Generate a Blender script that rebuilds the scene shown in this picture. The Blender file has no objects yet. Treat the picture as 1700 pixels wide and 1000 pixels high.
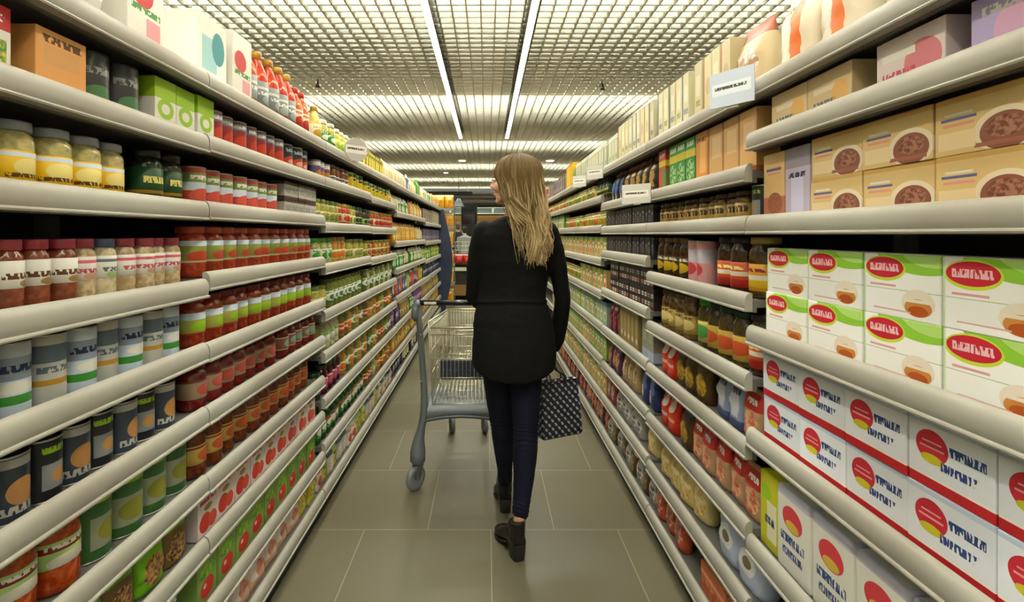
import bpy, bmesh, math, random
from mathutils import Vector, Matrix, noise as mnoise
random.seed(11)
C = bpy.context.scene.collection
SC = bpy.context.scene
PI = math.pi

# ------------------------------------------------------------------ colours
def lin(c):
    c = c / 255.0
    return c / 12.92 if c <= 0.04045 else ((c + 0.055) / 1.055) ** 2.4
PAL = dict(
    white='f1efe6', cream='e6d8ae', beige='cdb98c', tan='b98c52', brown='5f3a20', dkbrown='2c1a10', black='111113',
    navy='1b2547', blue='2c56a8', sky='8fb6e0', ltblue='d3e2f3', teal='2f8c93', aqua='9cccd0', lilac='b9a3d0', purple='6b3c86',
    red='c22320', dkred='7d1414', tomato='b5301c', orange='dd7a1f', ltorange='eaa860', yellow='efc21d', gold='b98a2a', lemon='eee07a',
    lime='9cc72b', green='3c8c34', dkgreen='1d4a26', olive='8a8a34', ltgreen='b9d98c', pickle='a9a83e', pink='e3a0a8', rose='c94f6a',
    grey='8d8d8a', ltgrey='c4c3bd', dkgrey='3a3b3e', slate='5b6a78', amber='b5641e', burgundy='5a1424', peach='e7b892', silver='b3b3b0',
    rail='a39e90', steel='5c5c5a', wine='4a1020', coffee='6e4a35', cakebrown='84503c', kraft='d6b277')
def col(c):
    if isinstance(c, str):
        c = PAL.get(c, c)
        return (lin(int(c[0:2], 16)), lin(int(c[2:4], 16)), lin(int(c[4:6], 16)), 1.0)
    return c

# ------------------------------------------------------------------ materials
class NT:
    def __init__(self, name):
        self.m = bpy.data.materials.new(name)
        self.m.use_nodes = True
        self.t = self.m.node_tree
        self.b = self.t.nodes['Principled BSDF']
    def n(self, typ, **kw):
        nd = self.t.nodes.new(typ)
        for k, v in kw.items():
            setattr(nd, k, v)
        return nd
    def put(self, sock, v):
        if hasattr(v, 'is_linked') or isinstance(v, bpy.types.NodeSocket):
            self.t.links.new(v, sock)
        else:
            sock.default_value = v
    def math(self, op, a, b=None, c=None):
        nd = self.n('ShaderNodeMath', operation=op)
        self.put(nd.inputs[0], a)
        if b is not None: self.put(nd.inputs[1], b)
        if c is not None: self.put(nd.inputs[2], c)
        return nd.outputs[0]
    def vmath(self, op, a, b=None):
        nd = self.n('ShaderNodeVectorMath', operation=op)
        self.put(nd.inputs[0], a)
        if b is not None: self.put(nd.inputs[1], b)
        return nd
    def mix(self, f, a, b):
        nd = self.n('ShaderNodeMix', data_type='RGBA')
        self.put(nd.inputs[0], f)
        self.put(nd.inputs[6], a); self.put(nd.inputs[7], b)
        return nd.outputs[2]
    def noise(self, vec, scale, detail=2.0):
        nd = self.n('ShaderNodeTexNoise')
        if vec is not None: self.put(nd.inputs['Vector'], vec)
        nd.inputs['Scale'].default_value = scale
        nd.inputs['Detail'].default_value = detail
        return nd.outputs['Fac']
    def bump(self, h, strength, dist=0.01):
        nd = self.n('ShaderNodeBump')
        nd.inputs['Strength'].default_value = strength
        nd.inputs['Distance'].default_value = dist
        self.put(nd.inputs['Height'], h)
        self.t.links.new(nd.outputs[0], self.b.inputs['Normal'])
    def obj(self):
        return self.n('ShaderNodeTexCoord').outputs['Object']

MATS = {}
def plain(name, c, rough=0.5, metal=0.0, spec=0.5, bump=None, vary=0.0, emit=0.0, alpha=None, trans=0.0, sheen=0.0):
    if name in MATS: return MATS[name]
    x = NT(name)
    b = x.b
    b.inputs['Base Color'].default_value = col(c)
    b.inputs['Roughness'].default_value = rough
    b.inputs['Metallic'].default_value = metal
    b.inputs['Specular IOR Level'].default_value = spec
    b.inputs['Transmission Weight'].default_value = trans
    if sheen: b.inputs['Sheen Weight'].default_value = sheen
    if vary:
        f = x.noise(x.obj(), 9.0, 4.0)
        cc = col(c)
        lo = tuple(v * (1 - vary) for v in cc[:3]) + (1,)
        hi = tuple(min(1, v * (1 + vary)) for v in cc[:3]) + (1,)
        x.t.links.new(x.mix(f, lo, hi), b.inputs['Base Color'])
    if bump:
        x.bump(x.noise(x.obj(), bump[0], 3.0), bump[1])
    if emit:
        b.inputs['Emission Color'].default_value = col(c)
        b.inputs['Emission Strength'].default_value = emit
    MATS[name] = x.m
    return x.m

def label_mat(name, base, layers, mode, w, h, rough=0.42, spec=0.4, base2=None, bscale=60.0):
    """printed packaging: flat colour shapes laid over a base colour, in fractions of the pack's own width and height"""
    x = NT(name)
    o = x.obj()
    sp = x.n('ShaderNodeSeparateXYZ'); x.put(sp.inputs[0], o)
    if mode == 'cyl':
        u = x.math('DIVIDE', x.math('ARCTAN2', sp.outputs[0], x.math('MULTIPLY', sp.outputs[1], -1.0)), PI)
    else:
        u = x.math('DIVIDE', sp.outputs[0], w)
    v = x.math('DIVIDE', sp.outputs[2], h)
    cb = x.n('ShaderNodeCombineXYZ'); x.put(cb.inputs[0], u); x.put(cb.inputs[1], v)
    uv = cb.outputs[0]
    rnd = x.n('ShaderNodeObjectInfo').outputs['Random']
    cur = col(base)
    if base2 is not None:
        f = x.noise(o, bscale, 2.0)
        f = x.math('MULTIPLY_ADD', f, 4.0, -1.5)
        nd = x.n('ShaderNodeClamp'); x.put(nd.inputs[0], f)
        cur = x.mix(nd.outputs[0], col(base), col(base2))
    for L in layers:
        k = L[0]
        if k == 'b':
            _, v0, v1, cc = L[:4]
            m = x.math('COMPARE', v, (v0 + v1) / 2, abs(v1 - v0) / 2)
            cur = x.mix(m, cur, col(cc)); continue
        _, cu, cv, du, dv, cc = L[:6]
        if k in ('r', 't', 'f'):
            m = x.math('MULTIPLY', x.math('COMPARE', u, cu, du / 2), x.math('COMPARE', v, cv, dv / 2))
        else:
            d = x.vmath('DIVIDE', x.vmath('SUBTRACT', uv, (cu, cv, 0)).outputs[0], (du, dv, 1)).outputs[0]
            m = x.math('LESS_THAN', x.vmath('LENGTH', d).outputs['Value'], 1.0)
        if k == 't':      # a run of small worn-looking strokes, too blurred to read
            n_ch = L[6]
            q = x.vmath('MULTIPLY', uv, (n_ch * 3.4 / max(du, .3) * .55, 1.0 / max(dv, .02) * .8, 1)).outputs[0]
            m = x.math('MULTIPLY', m, x.math('GREATER_THAN', x.noise(q, 1.0, 1.0), 0.44))
            cur = x.mix(m, cur, col(cc))
        elif k in ('f', 'fe'):
            f = x.math('MULTIPLY_ADD', x.noise(o, L[7], 2.0), 5.0, -2.0)
            nd = x.n('ShaderNodeClamp'); x.put(nd.inputs[0], f)
            cur = x.mix(m, cur, x.mix(nd.outputs[0], col(cc), col(L[6])))
        else:
            cur = x.mix(m, cur, col(cc))
    hs = x.n('ShaderNodeHueSaturation')
    x.put(hs.inputs['Color'], cur)
    x.put(hs.inputs['Value'], x.math('MULTIPLY_ADD', rnd, 0.16, 0.92))
    x.t.links.new(hs.outputs[0], x.b.inputs['Base Color'])
    x.b.inputs['Roughness'].default_value = rough
    x.b.inputs['Specular IOR Level'].default_value = spec
    return x.m

# ------------------------------------------------------------------ mesh helpers
class MB:
    def __init__(self):
        self.v = []; self.f = []; self.mi = []; self.sm = []
    def add(self, vs, fs, mi=0, smooth=True):
        o = len(self.v)
        self.v += [tuple(p) for p in vs]
        for f in fs:
            self.f.append([i + o for i in f]); self.mi.append(mi); self.sm.append(smooth)
        return self
    def box(self, x0, x1, y0, y1, z0, z1, mi=0):
        vs = [(x, y, z) for x in (x0, x1) for y in (y0, y1) for z in (z0, z1)]
        fs = [(0, 1, 3, 2), (4, 6, 7, 5), (0, 4, 5, 1), (2, 3, 7, 6), (0, 2, 6, 4), (1, 5, 7, 3)]
        return self.add(vs, fs, mi, False)
    def bar(self, p, q, r, n=8, mi=0, r2=None):
        p = Vector(p); q = Vector(q); r2 = r if r2 is None else r2
        d = (q - p).normalized()
        a = d.orthogonal().normalized(); b = d.cross(a)
        vs = []
        for c, rr in ((p, r), (q, r2)):
            for i in range(n):
                t = 2 * PI * i / n
                vs.append(c + a * (rr * math.cos(t)) + b * (rr * math.sin(t)))
        fs = [(i, (i + 1) % n, n + (i + 1) % n, n + i) for i in range(n)]
        fs += [tuple(range(n))[::-1], tuple(range(n, 2 * n))]
        return self.add(vs, fs, mi, True)
    def tube(self, pts, r, n=8, mi=0, closed=False, flat=None):
        """r: a number or one per point; flat: (a, b) multipliers"""
        pts = [Vector(p) for p in pts]
        N = len(pts)
        rs = r if isinstance(r, (list, tuple)) else [r] * N
        fa, fb = flat or (1, 1)
        t0 = (pts[1] - pts[0]).normalized()
        a = t0.orthogonal().normalized()
        vs = []
        for i, p in enumerate(pts):
            if closed: t = (pts[(i + 1) % N] - pts[i - 1]).normalized()
            else: t = (pts[min(i + 1, N - 1)] - pts[max(i - 1, 0)]).normalized()
            a = (a - t * a.dot(t)).normalized()
            b = t.cross(a)
            for j in range(n):
                th = 2 * PI * j / n
                vs.append(p + a * (rs[i] * fa * math.cos(th)) + b * (rs[i] * fb * math.sin(th)))
        fs = []
        for i in range(N if closed else N - 1):
            k = (i + 1) % N
            for j in range(n):
                fs.append((i * n + j, i * n + (j + 1) % n, k * n + (j + 1) % n, k * n + j))
        if not closed:
            fs += [tuple(range(n))[::-1], tuple(range((N - 1) * n, N * n))]
        return self.add(vs, fs, mi, True)
    def loft(self, rings, mi=0, cap=True, smooth=True):
        n = len(rings[0]); vs = [p for r in rings for p in r]; fs = []
        for i in range(len(rings) - 1):
            for j in range(n):
                fs.append((i * n + j, i * n + (j + 1) % n, (i + 1) * n + (j + 1) % n, (i + 1) * n + j))
        if cap:
            fs += [tuple(range(n))[::-1], tuple(range((len(rings) - 1) * n, len(rings) * n))]
        return self.add(vs, fs, mi, smooth)
    def lathe(self, prof, seg=16, mi=0, at=(0, 0, 0)):
        """prof: [(r, z, mi?)]"""
        rings = []
        for p in prof:
            r, z = p[0], p[1]
            rings.append([(at[0] + r * math.cos(2 * PI * j / seg), at[1] + r * math.sin(2 * PI * j / seg), at[2] + z) for j in range(seg)])
        return self.loft(rings, mi)
    def ell(self, c, r, nu=14, nv=10, mi=0, M=None):
        vs = []; fs = []
        c = Vector(c)
        for i in range(1, nv):
            ph = PI * i / nv
            for j in range(nu):
                th = 2 * PI * j / nu
                p = Vector((r[0] * math.sin(ph) * math.cos(th), r[1] * math.sin(ph) * math.sin(th), r[2] * math.cos(ph)))
                if M is not None: p = M @ p
                vs.append(c + p)
        top = Vector((0, 0, r[2])); bot = Vector((0, 0, -r[2]))
        if M is not None: top = M @ top; bot = M @ bot
        vs += [c + top, c + bot]
        T = len(vs) - 2; B = T + 1
        for i in range(nv - 2):
            for j in range(nu):
                fs.append((i * nu + j, (i + 1) * nu + j, (i + 1) * nu + (j + 1) % nu, i * nu + (j + 1) % nu))
        for j in range(nu):
            fs.append((T, j, (j + 1) % nu)); fs.append((B, (nv - 2) * nu + (j + 1) % nu, (nv - 2) * nu + j))
        return self.add(vs, fs, mi, True)
    def mesh(self, name, mats):
        me = bpy.data.meshes.new(name)
        me.from_pydata(self.v, [], self.f)
        for m in (mats if isinstance(mats, (list, tuple)) else [mats]): me.materials.append(m)
        me.polygons.foreach_set('material_index', self.mi)
        me.polygons.foreach_set('use_smooth', self.sm)
        me.update()
        return me

def fix_normals(me, bev=0.0, segs=2):
    bm = bmesh.new(); bm.from_mesh(me)
    if bev:
        es = [e for e in bm.edges if len(e.link_faces) == 2 and e.calc_face_angle(0) > 0.6]
        bmesh.ops.bevel(bm, geom=es, offset=bev, segments=segs, profile=0.5, affect='EDGES')
    bmesh.ops.recalc_face_normals(bm, faces=bm.faces[:])
    bm.to_mesh(me); bm.free()
    return me

def remeshed(mb, name, mats, voxel, smooth_it=4, factor=0.5, disp=None):
    """one continuous surface out of overlapping volumes"""
    me = mb.mesh(name + '_raw', mats)
    fix_normals(me)
    o = bpy.data.objects.new('tmp_' + name, me); C.objects.link(o)
    r = o.modifiers.new('r', 'REMESH'); r.mode = 'VOXEL'; r.voxel_size = voxel; r.use_smooth_shade = True
    if smooth_it:
        s = o.modifiers.new('s', 'SMOOTH'); s.factor = factor; s.iterations = smooth_it
    dg = bpy.context.evaluated_depsgraph_get()
    out = bpy.data.meshes.new_from_object(o.evaluated_get(dg), depsgraph=dg)
    out.name = name
    bpy.data.objects.remove(o, do_unlink=True)
    bpy.data.meshes.remove(me)
    if disp:
        nrm = [v.normal.copy() for v in out.vertices]
        for v, nn in zip(out.vertices, nrm):
            v.co += nn * disp(v.co)
    if not out.materials:
        for m in (mats if isinstance(mats, (list, tuple)) else [mats]): out.materials.append(m)
    out.polygons.foreach_set('use_smooth', [True] * len(out.polygons))
    out.update()
    return out

# ------------------------------------------------------------------ scene objects
def link(name, data, parent=None, loc=None, rotz=0.0):
    o = bpy.data.objects.new(name, data); C.objects.link(o)
    if parent is not None: o.parent = parent
    if loc is not None: o.location = loc
    if rotz: o.rotation_euler = (0, 0, rotz)
    return o
def tag(o, label, cat, group=None):
    o['label'] = label; o['category'] = cat
    if group: o['group'] = group
    return o
def thing(name, label, cat, loc=(0, 0, 0), rotz=0.0, group=None):
    return tag(link(name, None, None, loc, rotz), label, cat, group)
def struct(name, data):
    o = link(name, data); o['kind'] = 'structure'
    return o

# camera model, measured from the photograph: horizon at pixel row 390, vanishing point at column 808
F, VX, VY, H = 837.0, 808.0, 390.0, 1.40
LX, RX = -0.81, 0.765          # shelf faces left and right of the aisle
CEIL = 3.10
# ================================================================== the shop: floor, walls, ceiling, lamps
def floor_material():
    x = NT('floor_tile')
    o = x.obj()
    br = x.n('ShaderNodeTexBrick')
    x.put(br.inputs['Vector'], x.vmath('ADD', o, (0.28 + 60.0, -2.09 + 60.6, 0)).outputs[0])
    br.offset = 0.5
    br.inputs['Scale'].default_value = 1.0
    br.inputs['Mortar Size'].default_value = 0.0026
    br.inputs['Mortar Smooth'].default_value = 0.3
    br.inputs['Brick Width'].default_value = 0.6
    br.inputs['Row Height'].default_value = 0.603
    br.inputs['Color1'].default_value = col('645e4c')
    br.inputs['Color2'].default_value = col('6a6450')
    br.inputs['Mortar'].default_value = col('9d9680')
    n = x.noise(o, 3.0, 6.0)
    n2 = x.noise(x.vmath('MULTIPLY', o, (60, 6, 1)).outputs[0], 1.0, 3.0)
    c = x.mix(x.math('MULTIPLY', n, 0.35), br.outputs['Color'], col('504a3a'))
    c = x.mix(x.math('MULTIPLY', n2, 0.18), c, col('726c56'))
    x.t.links.new(c, x.b.inputs['Base Color'])
    x.put(x.b.inputs['Roughness'], x.math('MULTIPLY_ADD', n, 0.2, 0.33))
    x.b.inputs['Specular IOR Level'].default_value = 0.35
    x.bump(br.outputs['Fac'], -0.15, 0.002)
    return x.m

Y0R, Y1R, WX = -3.2, 19.0, 4.6
m_wall = plain('wall_paint', 'c9c4b6', 0.8)
m_plenum = plain('plenum_white', 'b4b6b0', 0.9)
struct('floor', MB().box(-WX, WX, Y0R, Y1R, -0.1, 0).mesh('floor', floor_material()))
struct('wall_left', MB().box(-WX - 0.1, -WX, Y0R, Y1R, 0, 3.9).mesh('wall_left', m_wall))
struct('wall_right', MB().box(WX, WX + 0.1, Y0R, Y1R, 0, 3.9).mesh('wall_right', m_wall))
struct('wall_front', MB().box(-WX, WX, Y0R - 0.1, Y0R, 0, 3.9).mesh('wall_front', m_wall))
# far wall: brown boarding, a pale louvre band and a dark fascia under the ceiling
struct('wall_back', MB().box(-WX, WX, Y1R, Y1R + 0.1, 0, 3.9).mesh('wall_back', plain('wall_dark', '2b2622', 0.7)))
def boards():
    x = NT('brown_boards')
    o = x.obj()
    n = x.noise(x.vmath('MULTIPLY', o, (1.5, 1, 14)).outputs[0], 2.0, 4.0)
    x.t.links.new(x.mix(n, col('8f6330'), col('c08d48')), x.b.inputs['Base Color'])
    x.b.inputs['Roughness'].default_value = 0.5
    return x.m
mb = MB()
for k in range(6):
    mb.box(-WX, WX, Y1R - 0.03, Y1R - 0.001, 1.0 + k * 0.19, 1.0 + k * 0.19 + 0.18)
struct('trim_1', mb.mesh('trim_1', boards()))
mb = MB()
mb.box(-WX, WX, Y1R - 0.05, Y1R - 0.001, 2.18, 2.22).box(-WX, WX, Y1R - 0.05, Y1R - 0.001, 2.40, 2.44)
for k in range(12):
    mb.box(-WX + k * 0.8, -WX + k * 0.8 + 0.06, Y1R - 0.05, Y1R - 0.001, 2.22, 2.40)
for k in range(5):
    mb.box(-WX, WX, Y1R - 0.035, Y1R - 0.001, 2.23 + k * 0.035, 2.25 + k * 0.035, 1)
struct('trim_2', mb.mesh('trim_2', [plain('louvre_white', 'dfe0d6', 0.5), plain('louvre_grey', '8e948d', 0.5)]))
struct('trim_3', MB().box(-WX, WX, Y1R - 0.12, Y1R - 0.05, 2.5, 3.0).mesh('trim_3', plain('fascia_brown', '33231a', 0.6)))
# slab above the open grid
struct('ceiling', MB().box(-WX, WX, Y0R, Y1R, 3.58, 3.9).mesh('ceiling', m_plenum))
mb = MB()
CELL = 0.11
k0 = int((-WX + 0.0436) / CELL)
x = -0.0436 + k0 * CELL
while x < WX - 0.02:
    mb.box(x - 0.0045, x + 0.0045, Y0R + 0.01, Y1R - 0.42, CEIL, CEIL + 0.042); x += CELL
y = 3.729 - 63 * CELL
while y < Y1R - 0.45:
    mb.box(-WX + 0.01, WX - 0.01, y - 0.003, y + 0.003, CEIL + 0.002, CEIL + 0.042); y += CELL
struct('ceiling_panel', mb.mesh('ceiling_panel', plain('grid_white', 'b2a693', 0.6)))

# strip lights lying across the aisle above the grid
ORD = ['zeroth', 'first', 'second', 'third', 'fourth', 'fifth', 'sixth', 'seventh', 'eighth', 'ninth', 'tenth', 'eleventh', 'twelfth', 'thirteenth',
       'fourteenth', 'fifteenth', 'sixteenth', 'seventeenth', 'eighteenth', 'nineteenth', 'twentieth'] + ['twenty-' + w for w in
       ('first', 'second', 'third', 'fourth', 'fifth', 'sixth', 'seventh', 'eighth', 'ninth')] + ['thirtieth'] + ['thirty-' + w for w in ('first', 'second', 'third', 'fourth', 'fifth', 'sixth', 'seventh', 'eighth', 'ninth')] + ['fortieth']
E_TUBE, E_LINE = 135.0, 46.0
m_tube = plain('tube_glow', 'effdf0', 0.4, emit=E_TUBE)
m_lamp_white = plain('lamp_white', 'dcdcd6', 0.5)
tube_me = MB().bar((-4.4, 0, 0), (4.4, 0, 0), 0.02, 10).mesh('fluorescent_tube', m_tube)
tray_me = MB().box(-4.45, 4.45, -0.016, 0.016, 0.03, 0.06).mesh('lamp_tray', m_lamp_white)
for i, y in enumerate([-2.92, 0.10, 3.12, 6.14, 9.16, 12.15, 15.15, 17.9]):
    seen = i - 2
    lab = 'white strip light across the aisle above the ceiling grid, %s bright band from the camera' % ORD[seen + 1] if seen >= 0 else \
          'white strip light across the aisle above the ceiling grid, behind the camera, %s' % ('nearer one' if seen == -1 else 'farther one')
    t = thing('ceiling_strip_light', lab, 'ceiling light', (0, y, CEIL + 0.34), 0, 'strip lights above the ceiling grid')
    link('fluorescent_tube', tube_me, t); link('lamp_tray', tray_me, t)

# two long lamps hanging under the grid along the aisle
m_line = plain('line_glow', 'fff0d8', 0.4, emit=E_LINE)
m_housing = plain('lamp_mirror', '6e5a46', 0.16, metal=0.9)
def line_lamp(x, side, label):
    t = thing('linear_ceiling_lamp', label, 'ceiling light', (x, 0, 3.0), 0, 'linear lamps along the aisle')
    h = MB().box(-0.03, 0.03, -2.9, 8.40, 0.006, 0.165)
    link('lamp_housing', fix_normals(h.mesh('lamp_housing', m_housing), 0.003, 1), t)
    ys = [-2.88, -0.6, 1.65, 3.9, 6.15, 8.38]
    for a, b in zip(ys, ys[1:]):
        d = MB().box(-0.024, 0.024, a + 0.008, b - 0.008, 0, 0.0055)
        link('diffuser', fix_normals(d.mesh('diffuser', m_line), 0.003, 1), t)
    mb = MB()
    for yy in (-2.6, 0.2, 2.9, 5.6, 8.1):
        mb.bar((0, yy, 0.165), (0, yy, 0.58), 0.003, 6)
    link('suspension_wire', mb.mesh('suspension_wire', plain('wire_steel', 'silver', 0.3, 1.0)), t)
line_lamp(-0.431, 1, 'long warm-white linear lamp hanging under the grid, over the trolley side of the aisle')
line_lamp(0.336, -1, 'long warm-white linear lamp hanging under the grid, over the handbag side of the aisle')

ring_me = MB().lathe([(0.085, 0.0), (0.10, 0.004), (0.10, 0.03), (0.08, 0.03)], 24).mesh('trim_ring', m_lamp_white)
disc_me = MB().lathe([(0.0001, -0.002), (0.078, -0.002), (0.078, 0.01), (0.0001, 0.01)], 24).mesh('lamp_lens', plain('spot_glow', 'fff6e4', 0.4, emit=9.0))
for x, y, s, lab in ((-0.557, 11.38, 1, 'round recessed ceiling light on the trolley side, just before the hanging dark sign'),
                  (1.43, 11.38, 1.15, 'larger round recessed ceiling light beyond the handbag side shelves'),
                  (-1.1, 13.6, .8, 'small round ceiling light near the end of the trolley side shelves')):
    t = thing('recessed_downlight', lab, 'ceiling light', (x, y, CEIL - 0.03), 0, 'round recessed lights')
    t.scale = (s, s, 1)
    link('trim_ring', ring_me, t); link('lamp_lens', disc_me, t)
m_dk = plain('sprinkler_metal', '4a4540', 0.4, 0.6)
for x, y, lab in ((-1.86, 5.55, 'small dark sprinkler head under the ceiling grid above the trolley side shelves'),
                  (1.30, 5.65, 'small dark sprinkler head under the ceiling grid above the handbag side shelves')):
    t = thing('ceiling_sprinkler', lab, 'sprinkler', (x, y, CEIL - 0.075))
    link('pipe', MB().bar((0, 0, 0.03), (0, 0, 0.09), 0.012, 8).mesh('pipe', m_dk), t)
    link('deflector', MB().lathe([(0.003, 0.03), (0.02, 0.028), (0.028, 0.0), (0.003, 0.0)], 12).mesh('deflector', m_dk), t)

# ================================================================== shelving
LB = [(0.42, 1.433), (1.433, 2.465), (2.465, 3.45), (3.45, 4.43), (4.43, 5.475), (5.475, 6.52), (6.52, 7.6), (7.6, 8.7)]
RB = [(0.50, 1.448), (1.448, 2.353), (2.353, 3.28), (3.28, 4.18), (4.18, 5.08), (5.08, 5.98), (5.98, 6.88), (6.88, 7.78), (7.78, 8.68)]
LZ = [[1.812, 1.632, 1.441, 1.222, 1.040, .858, .665, .487, .290, .100],
      [1.812, 1.636, 1.443, 1.240, 1.037, .856, .660, .487, .290, .100],
      [1.812, 1.636, 1.410, 1.203, .973, .770, .545, .324, .100],
      [1.812, 1.620, 1.405, 1.190, .973, .770, .545, .324, .100],
      [1.812, 1.560, 1.290, 1.050, .800, .550, .316, .100],
      [1.812, 1.560, 1.290, 1.050, .800, .550, .316, .100],
      [1.812, 1.520, 1.262, 1.020, .790, .550, .316, .100],
      [1.812, 1.520, 1.262, 1.020, .790, .550, .316, .100]]
RZ = [[1.785, 1.640, 1.402, 1.088, .796, .490, .290, .085],
      [1.785, 1.552, 1.402, 1.178, .950, .752, .520, .300, .085],
      [1.785, 1.555, 1.402, 1.248, 1.007, .762, .530, .315, .085]] + \
     [[1.785, 1.610, 1.412, 1.195, .978, .765, .545, .315, .085]] * 6
DEPTH = 0.46
m_rail = plain('price_rail', '9f9c92', 0.5, spec=0.3, vary=0.08)
m_shelf = plain('shelf_grey', '6f6d68', 0.5, 0.2)
m_shelf_dk = plain('shelf_back', '17171a', 0.7)
m_plinth = plain('plinth_black', '151515', 0.6)
BAYW = ['first', 'second', 'third', 'fourth', 'fifth', 'sixth', 'seventh', 'eighth', 'ninth']
_sh = {}
def shelf_meshes(L):
    k = round(L, 3)
    if k not in _sh:
        s = MB().box(0.002, L - 0.002, 0.0, DEPTH, 0.012, 0.034)
        s.box(0.002, L - 0.002, 0.0, 0.012, -0.002, 0.012)
        prof = [(0.006, 0.052), (0.001, 0.0545), (-0.006, 0.0525), (-0.0115, 0.047), (-0.0150, 0.039), (-0.0165, 0.030), (-0.0165, 0.020), (-0.0153, 0.0105), (-0.0140, 0.008), (-0.019, 0.0065), (-0.020, 0.0035), (-0.019, 0.0), (0.006, 0.0)]
        r = MB().loft([[(xx, a - 0.006, b) for a, b in prof] for xx in (0.003, L - 0.003)], smooth=True)
        rail = fix_normals(r.mesh('price_rail', m_rail)); rail.set_sharp_from_angle(angle=0.55)
        _sh[k] = (fix_normals(s.mesh('shelf', m_shelf)), rail)
    return _sh[k]
for side, bays, zs in (('left', LB, LZ), ('right', RB, RZ)):
    for i, ((a, b), lv) in enumerate(zip(bays, zs)):
        L = b - a
        if side == 'left': loc, rz = (LX, a, 0), PI / 2
        else: loc, rz = (RX, b, 0), -PI / 2
        t = thing('shelving_bay', 'grey metal shelving bay with beige price rails, %s bay on the %s of the aisle' % (BAYW[i], side), 'shelving', loc, rz,
                  'shelving bays along the %s of the aisle' % side)
        link('back_panel', MB().box(0, L, DEPTH, DEPTH + 0.02, 0.0, lv[0] + 0.03).mesh('back_panel', m_shelf_dk), t)
        for xx in (0.0, L - 0.02):
            link('upright', MB().box(xx, xx + 0.02, DEPTH - 0.04, DEPTH, 0.0, lv[0] + 0.01).mesh('upright', m_shelf), t)
        link('plinth', MB().box(0, L, 0.02, DEPTH, 0.0, lv[-1] + 0.01).mesh('plinth', m_plinth), t)
        sm, rm = shelf_meshes(L)
        for z in lv:
            s = link('shelf', sm, t, (0, 0, z))
            link('price_rail', rm, s)
# ================================================================== packaged goods
DES = {}
def J(key, name, cat, desc, r, h, cont, lid, base, layers=(), v=(0.14, 0.66), cs=70):
    DES[key] = dict(name=name, cat=cat, desc=desc, shape='jar', w=2 * r, d=2 * r, h=h, cont=cont, lid=lid, base=base, layers=layers, v=v, cs=cs)
def K(key, name, cat, desc, r, h, base, layers=(), end='silver'):
    DES[key] = dict(name=name, cat=cat, desc=desc, shape='can', w=2 * r, d=2 * r, h=h, base=base, layers=layers, end=end)
def B(key, name, cat, desc, r, h, cont, cap, base, layers=(), v=(0.12, 0.52), cs=40):
    DES[key] = dict(name=name, cat=cat, desc=desc, shape='bottle', w=2 * r, d=2 * r, h=h, cont=cont, lid=cap, base=base, layers=layers, v=v, cs=cs)
def X(key, name, cat, desc, w, d, h, base, layers=(), flap=None, base2=None, bs=60):
    DES[key] = dict(name=name, cat=cat, desc=desc, shape='box', w=w, d=d, h=h, base=base, layers=layers, flap=flap, base2=base2, bs=bs)
def G(key, name, cat, desc, w, d, h, base, layers=(), base2=None, bs=60):
    DES[key] = dict(name=name, cat=cat, desc=desc, shape='bag', w=w, d=d, h=h, base=base, layers=layers, base2=base2, bs=bs)

# ---- left side, near
G('wbag', 'napkin_pack', 'packet', 'white and grey soft pack', .15, .10, .21, 'ltgrey', [('b', .25, .45, 'white'), ('e', .1, .62, .25, .12, 'olive'), ('t', 0, .35, .7, .08, 'grey', 6)])
X('rwbox', 'cereal_box', 'box', 'white box with red print', .13, .06, .22, 'white', [('e', -.1, .6, .3, .16, 'red'), ('r', .2, .25, .4, .2, 'pink'), ('t', 0, .42, .8, .07, 'green', 6)], 'white')
X('tealbox', 'tissue_box', 'box', 'white box with teal print', .16, .10, .20, 'white', [('r', -.1, .45, .5, .5, 'aqua'), ('e', .2, .6, .22, .25, 'teal'), ('b', 0, .12, 'teal')], 'aqua')
B('obot', 'passata_bottle', 'bottle', 'tomato passata bottle, gold cap', .043, .245, ('tomato', 'd0502c'), 'gold', '7d8688', [('b', .40, .44, 'ltgrey'), ('e', 0, .25, .22, .07, 'a9b4b0'), ('t', 0, .34, .7, .05, 'white', 8), ('b', .12, .17, 'tomato')])
B('sbot', 'sauce_bottle', 'bottle', 'orange sauce bottle, tomato label', .040, .215, ('d9823a', 'tomato'), 'tomato', 'cream', [('e', 0, .28, .34, .12, 'tomato'), ('t', 0, .46, .6, .06, 'red', 5)])
B('ybot', 'syrup_bottle', 'bottle', 'golden yellow bottle, pale label', .037, .19, ('d6bb4a', 'e9d980'), 'gold', 'cream', [('e', 0, .3, .3, .1, 'gold'), ('t', 0, .44, .6, .05, 'olive', 6)])
J('pick', 'pickle_jar', 'jar', 'white-lidded pickle jar, green label', .046, .15, ('a9a83e', 'd8d47a'), 'white', 'ltgreen', [('e', 0, .40, .34, .17, 'green'), ('e', 0, .40, .2, .09, 'white'), ('t', 0, .6, .7, .06, 'dkgreen', 6)], (.2, .62), 90)
J('pick2', 'pickle_jar', 'jar', 'white-lidded jar of yellow peppers', .042, .145, ('d7cf6a', 'c0bd45'), 'white', 'lemon', [('e', 0, .42, .3, .14, 'lime'), ('t', 0, .25, .7, .06, 'green', 6)], (.22, .6), 100)
X('ycart', 'juice_carton', 'carton', 'yellow carton with green stripe', .066, .06, .135, 'yellow', [('r', -.4, .5, .2, 1, 'green'), ('e', .1, .45, .25, .22, 'f5d648'), ('e', .1, .8, .3, .08, 'dkgreen')])
K('ytin', 'corn_tin', 'tin', 'yellow tin with green band', .036, .115, 'yellow', [('b', .75, .9, 'green'), ('fe', 0, .4, .3, .25, 'f6d33c', 'd99b16', 120)])
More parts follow.
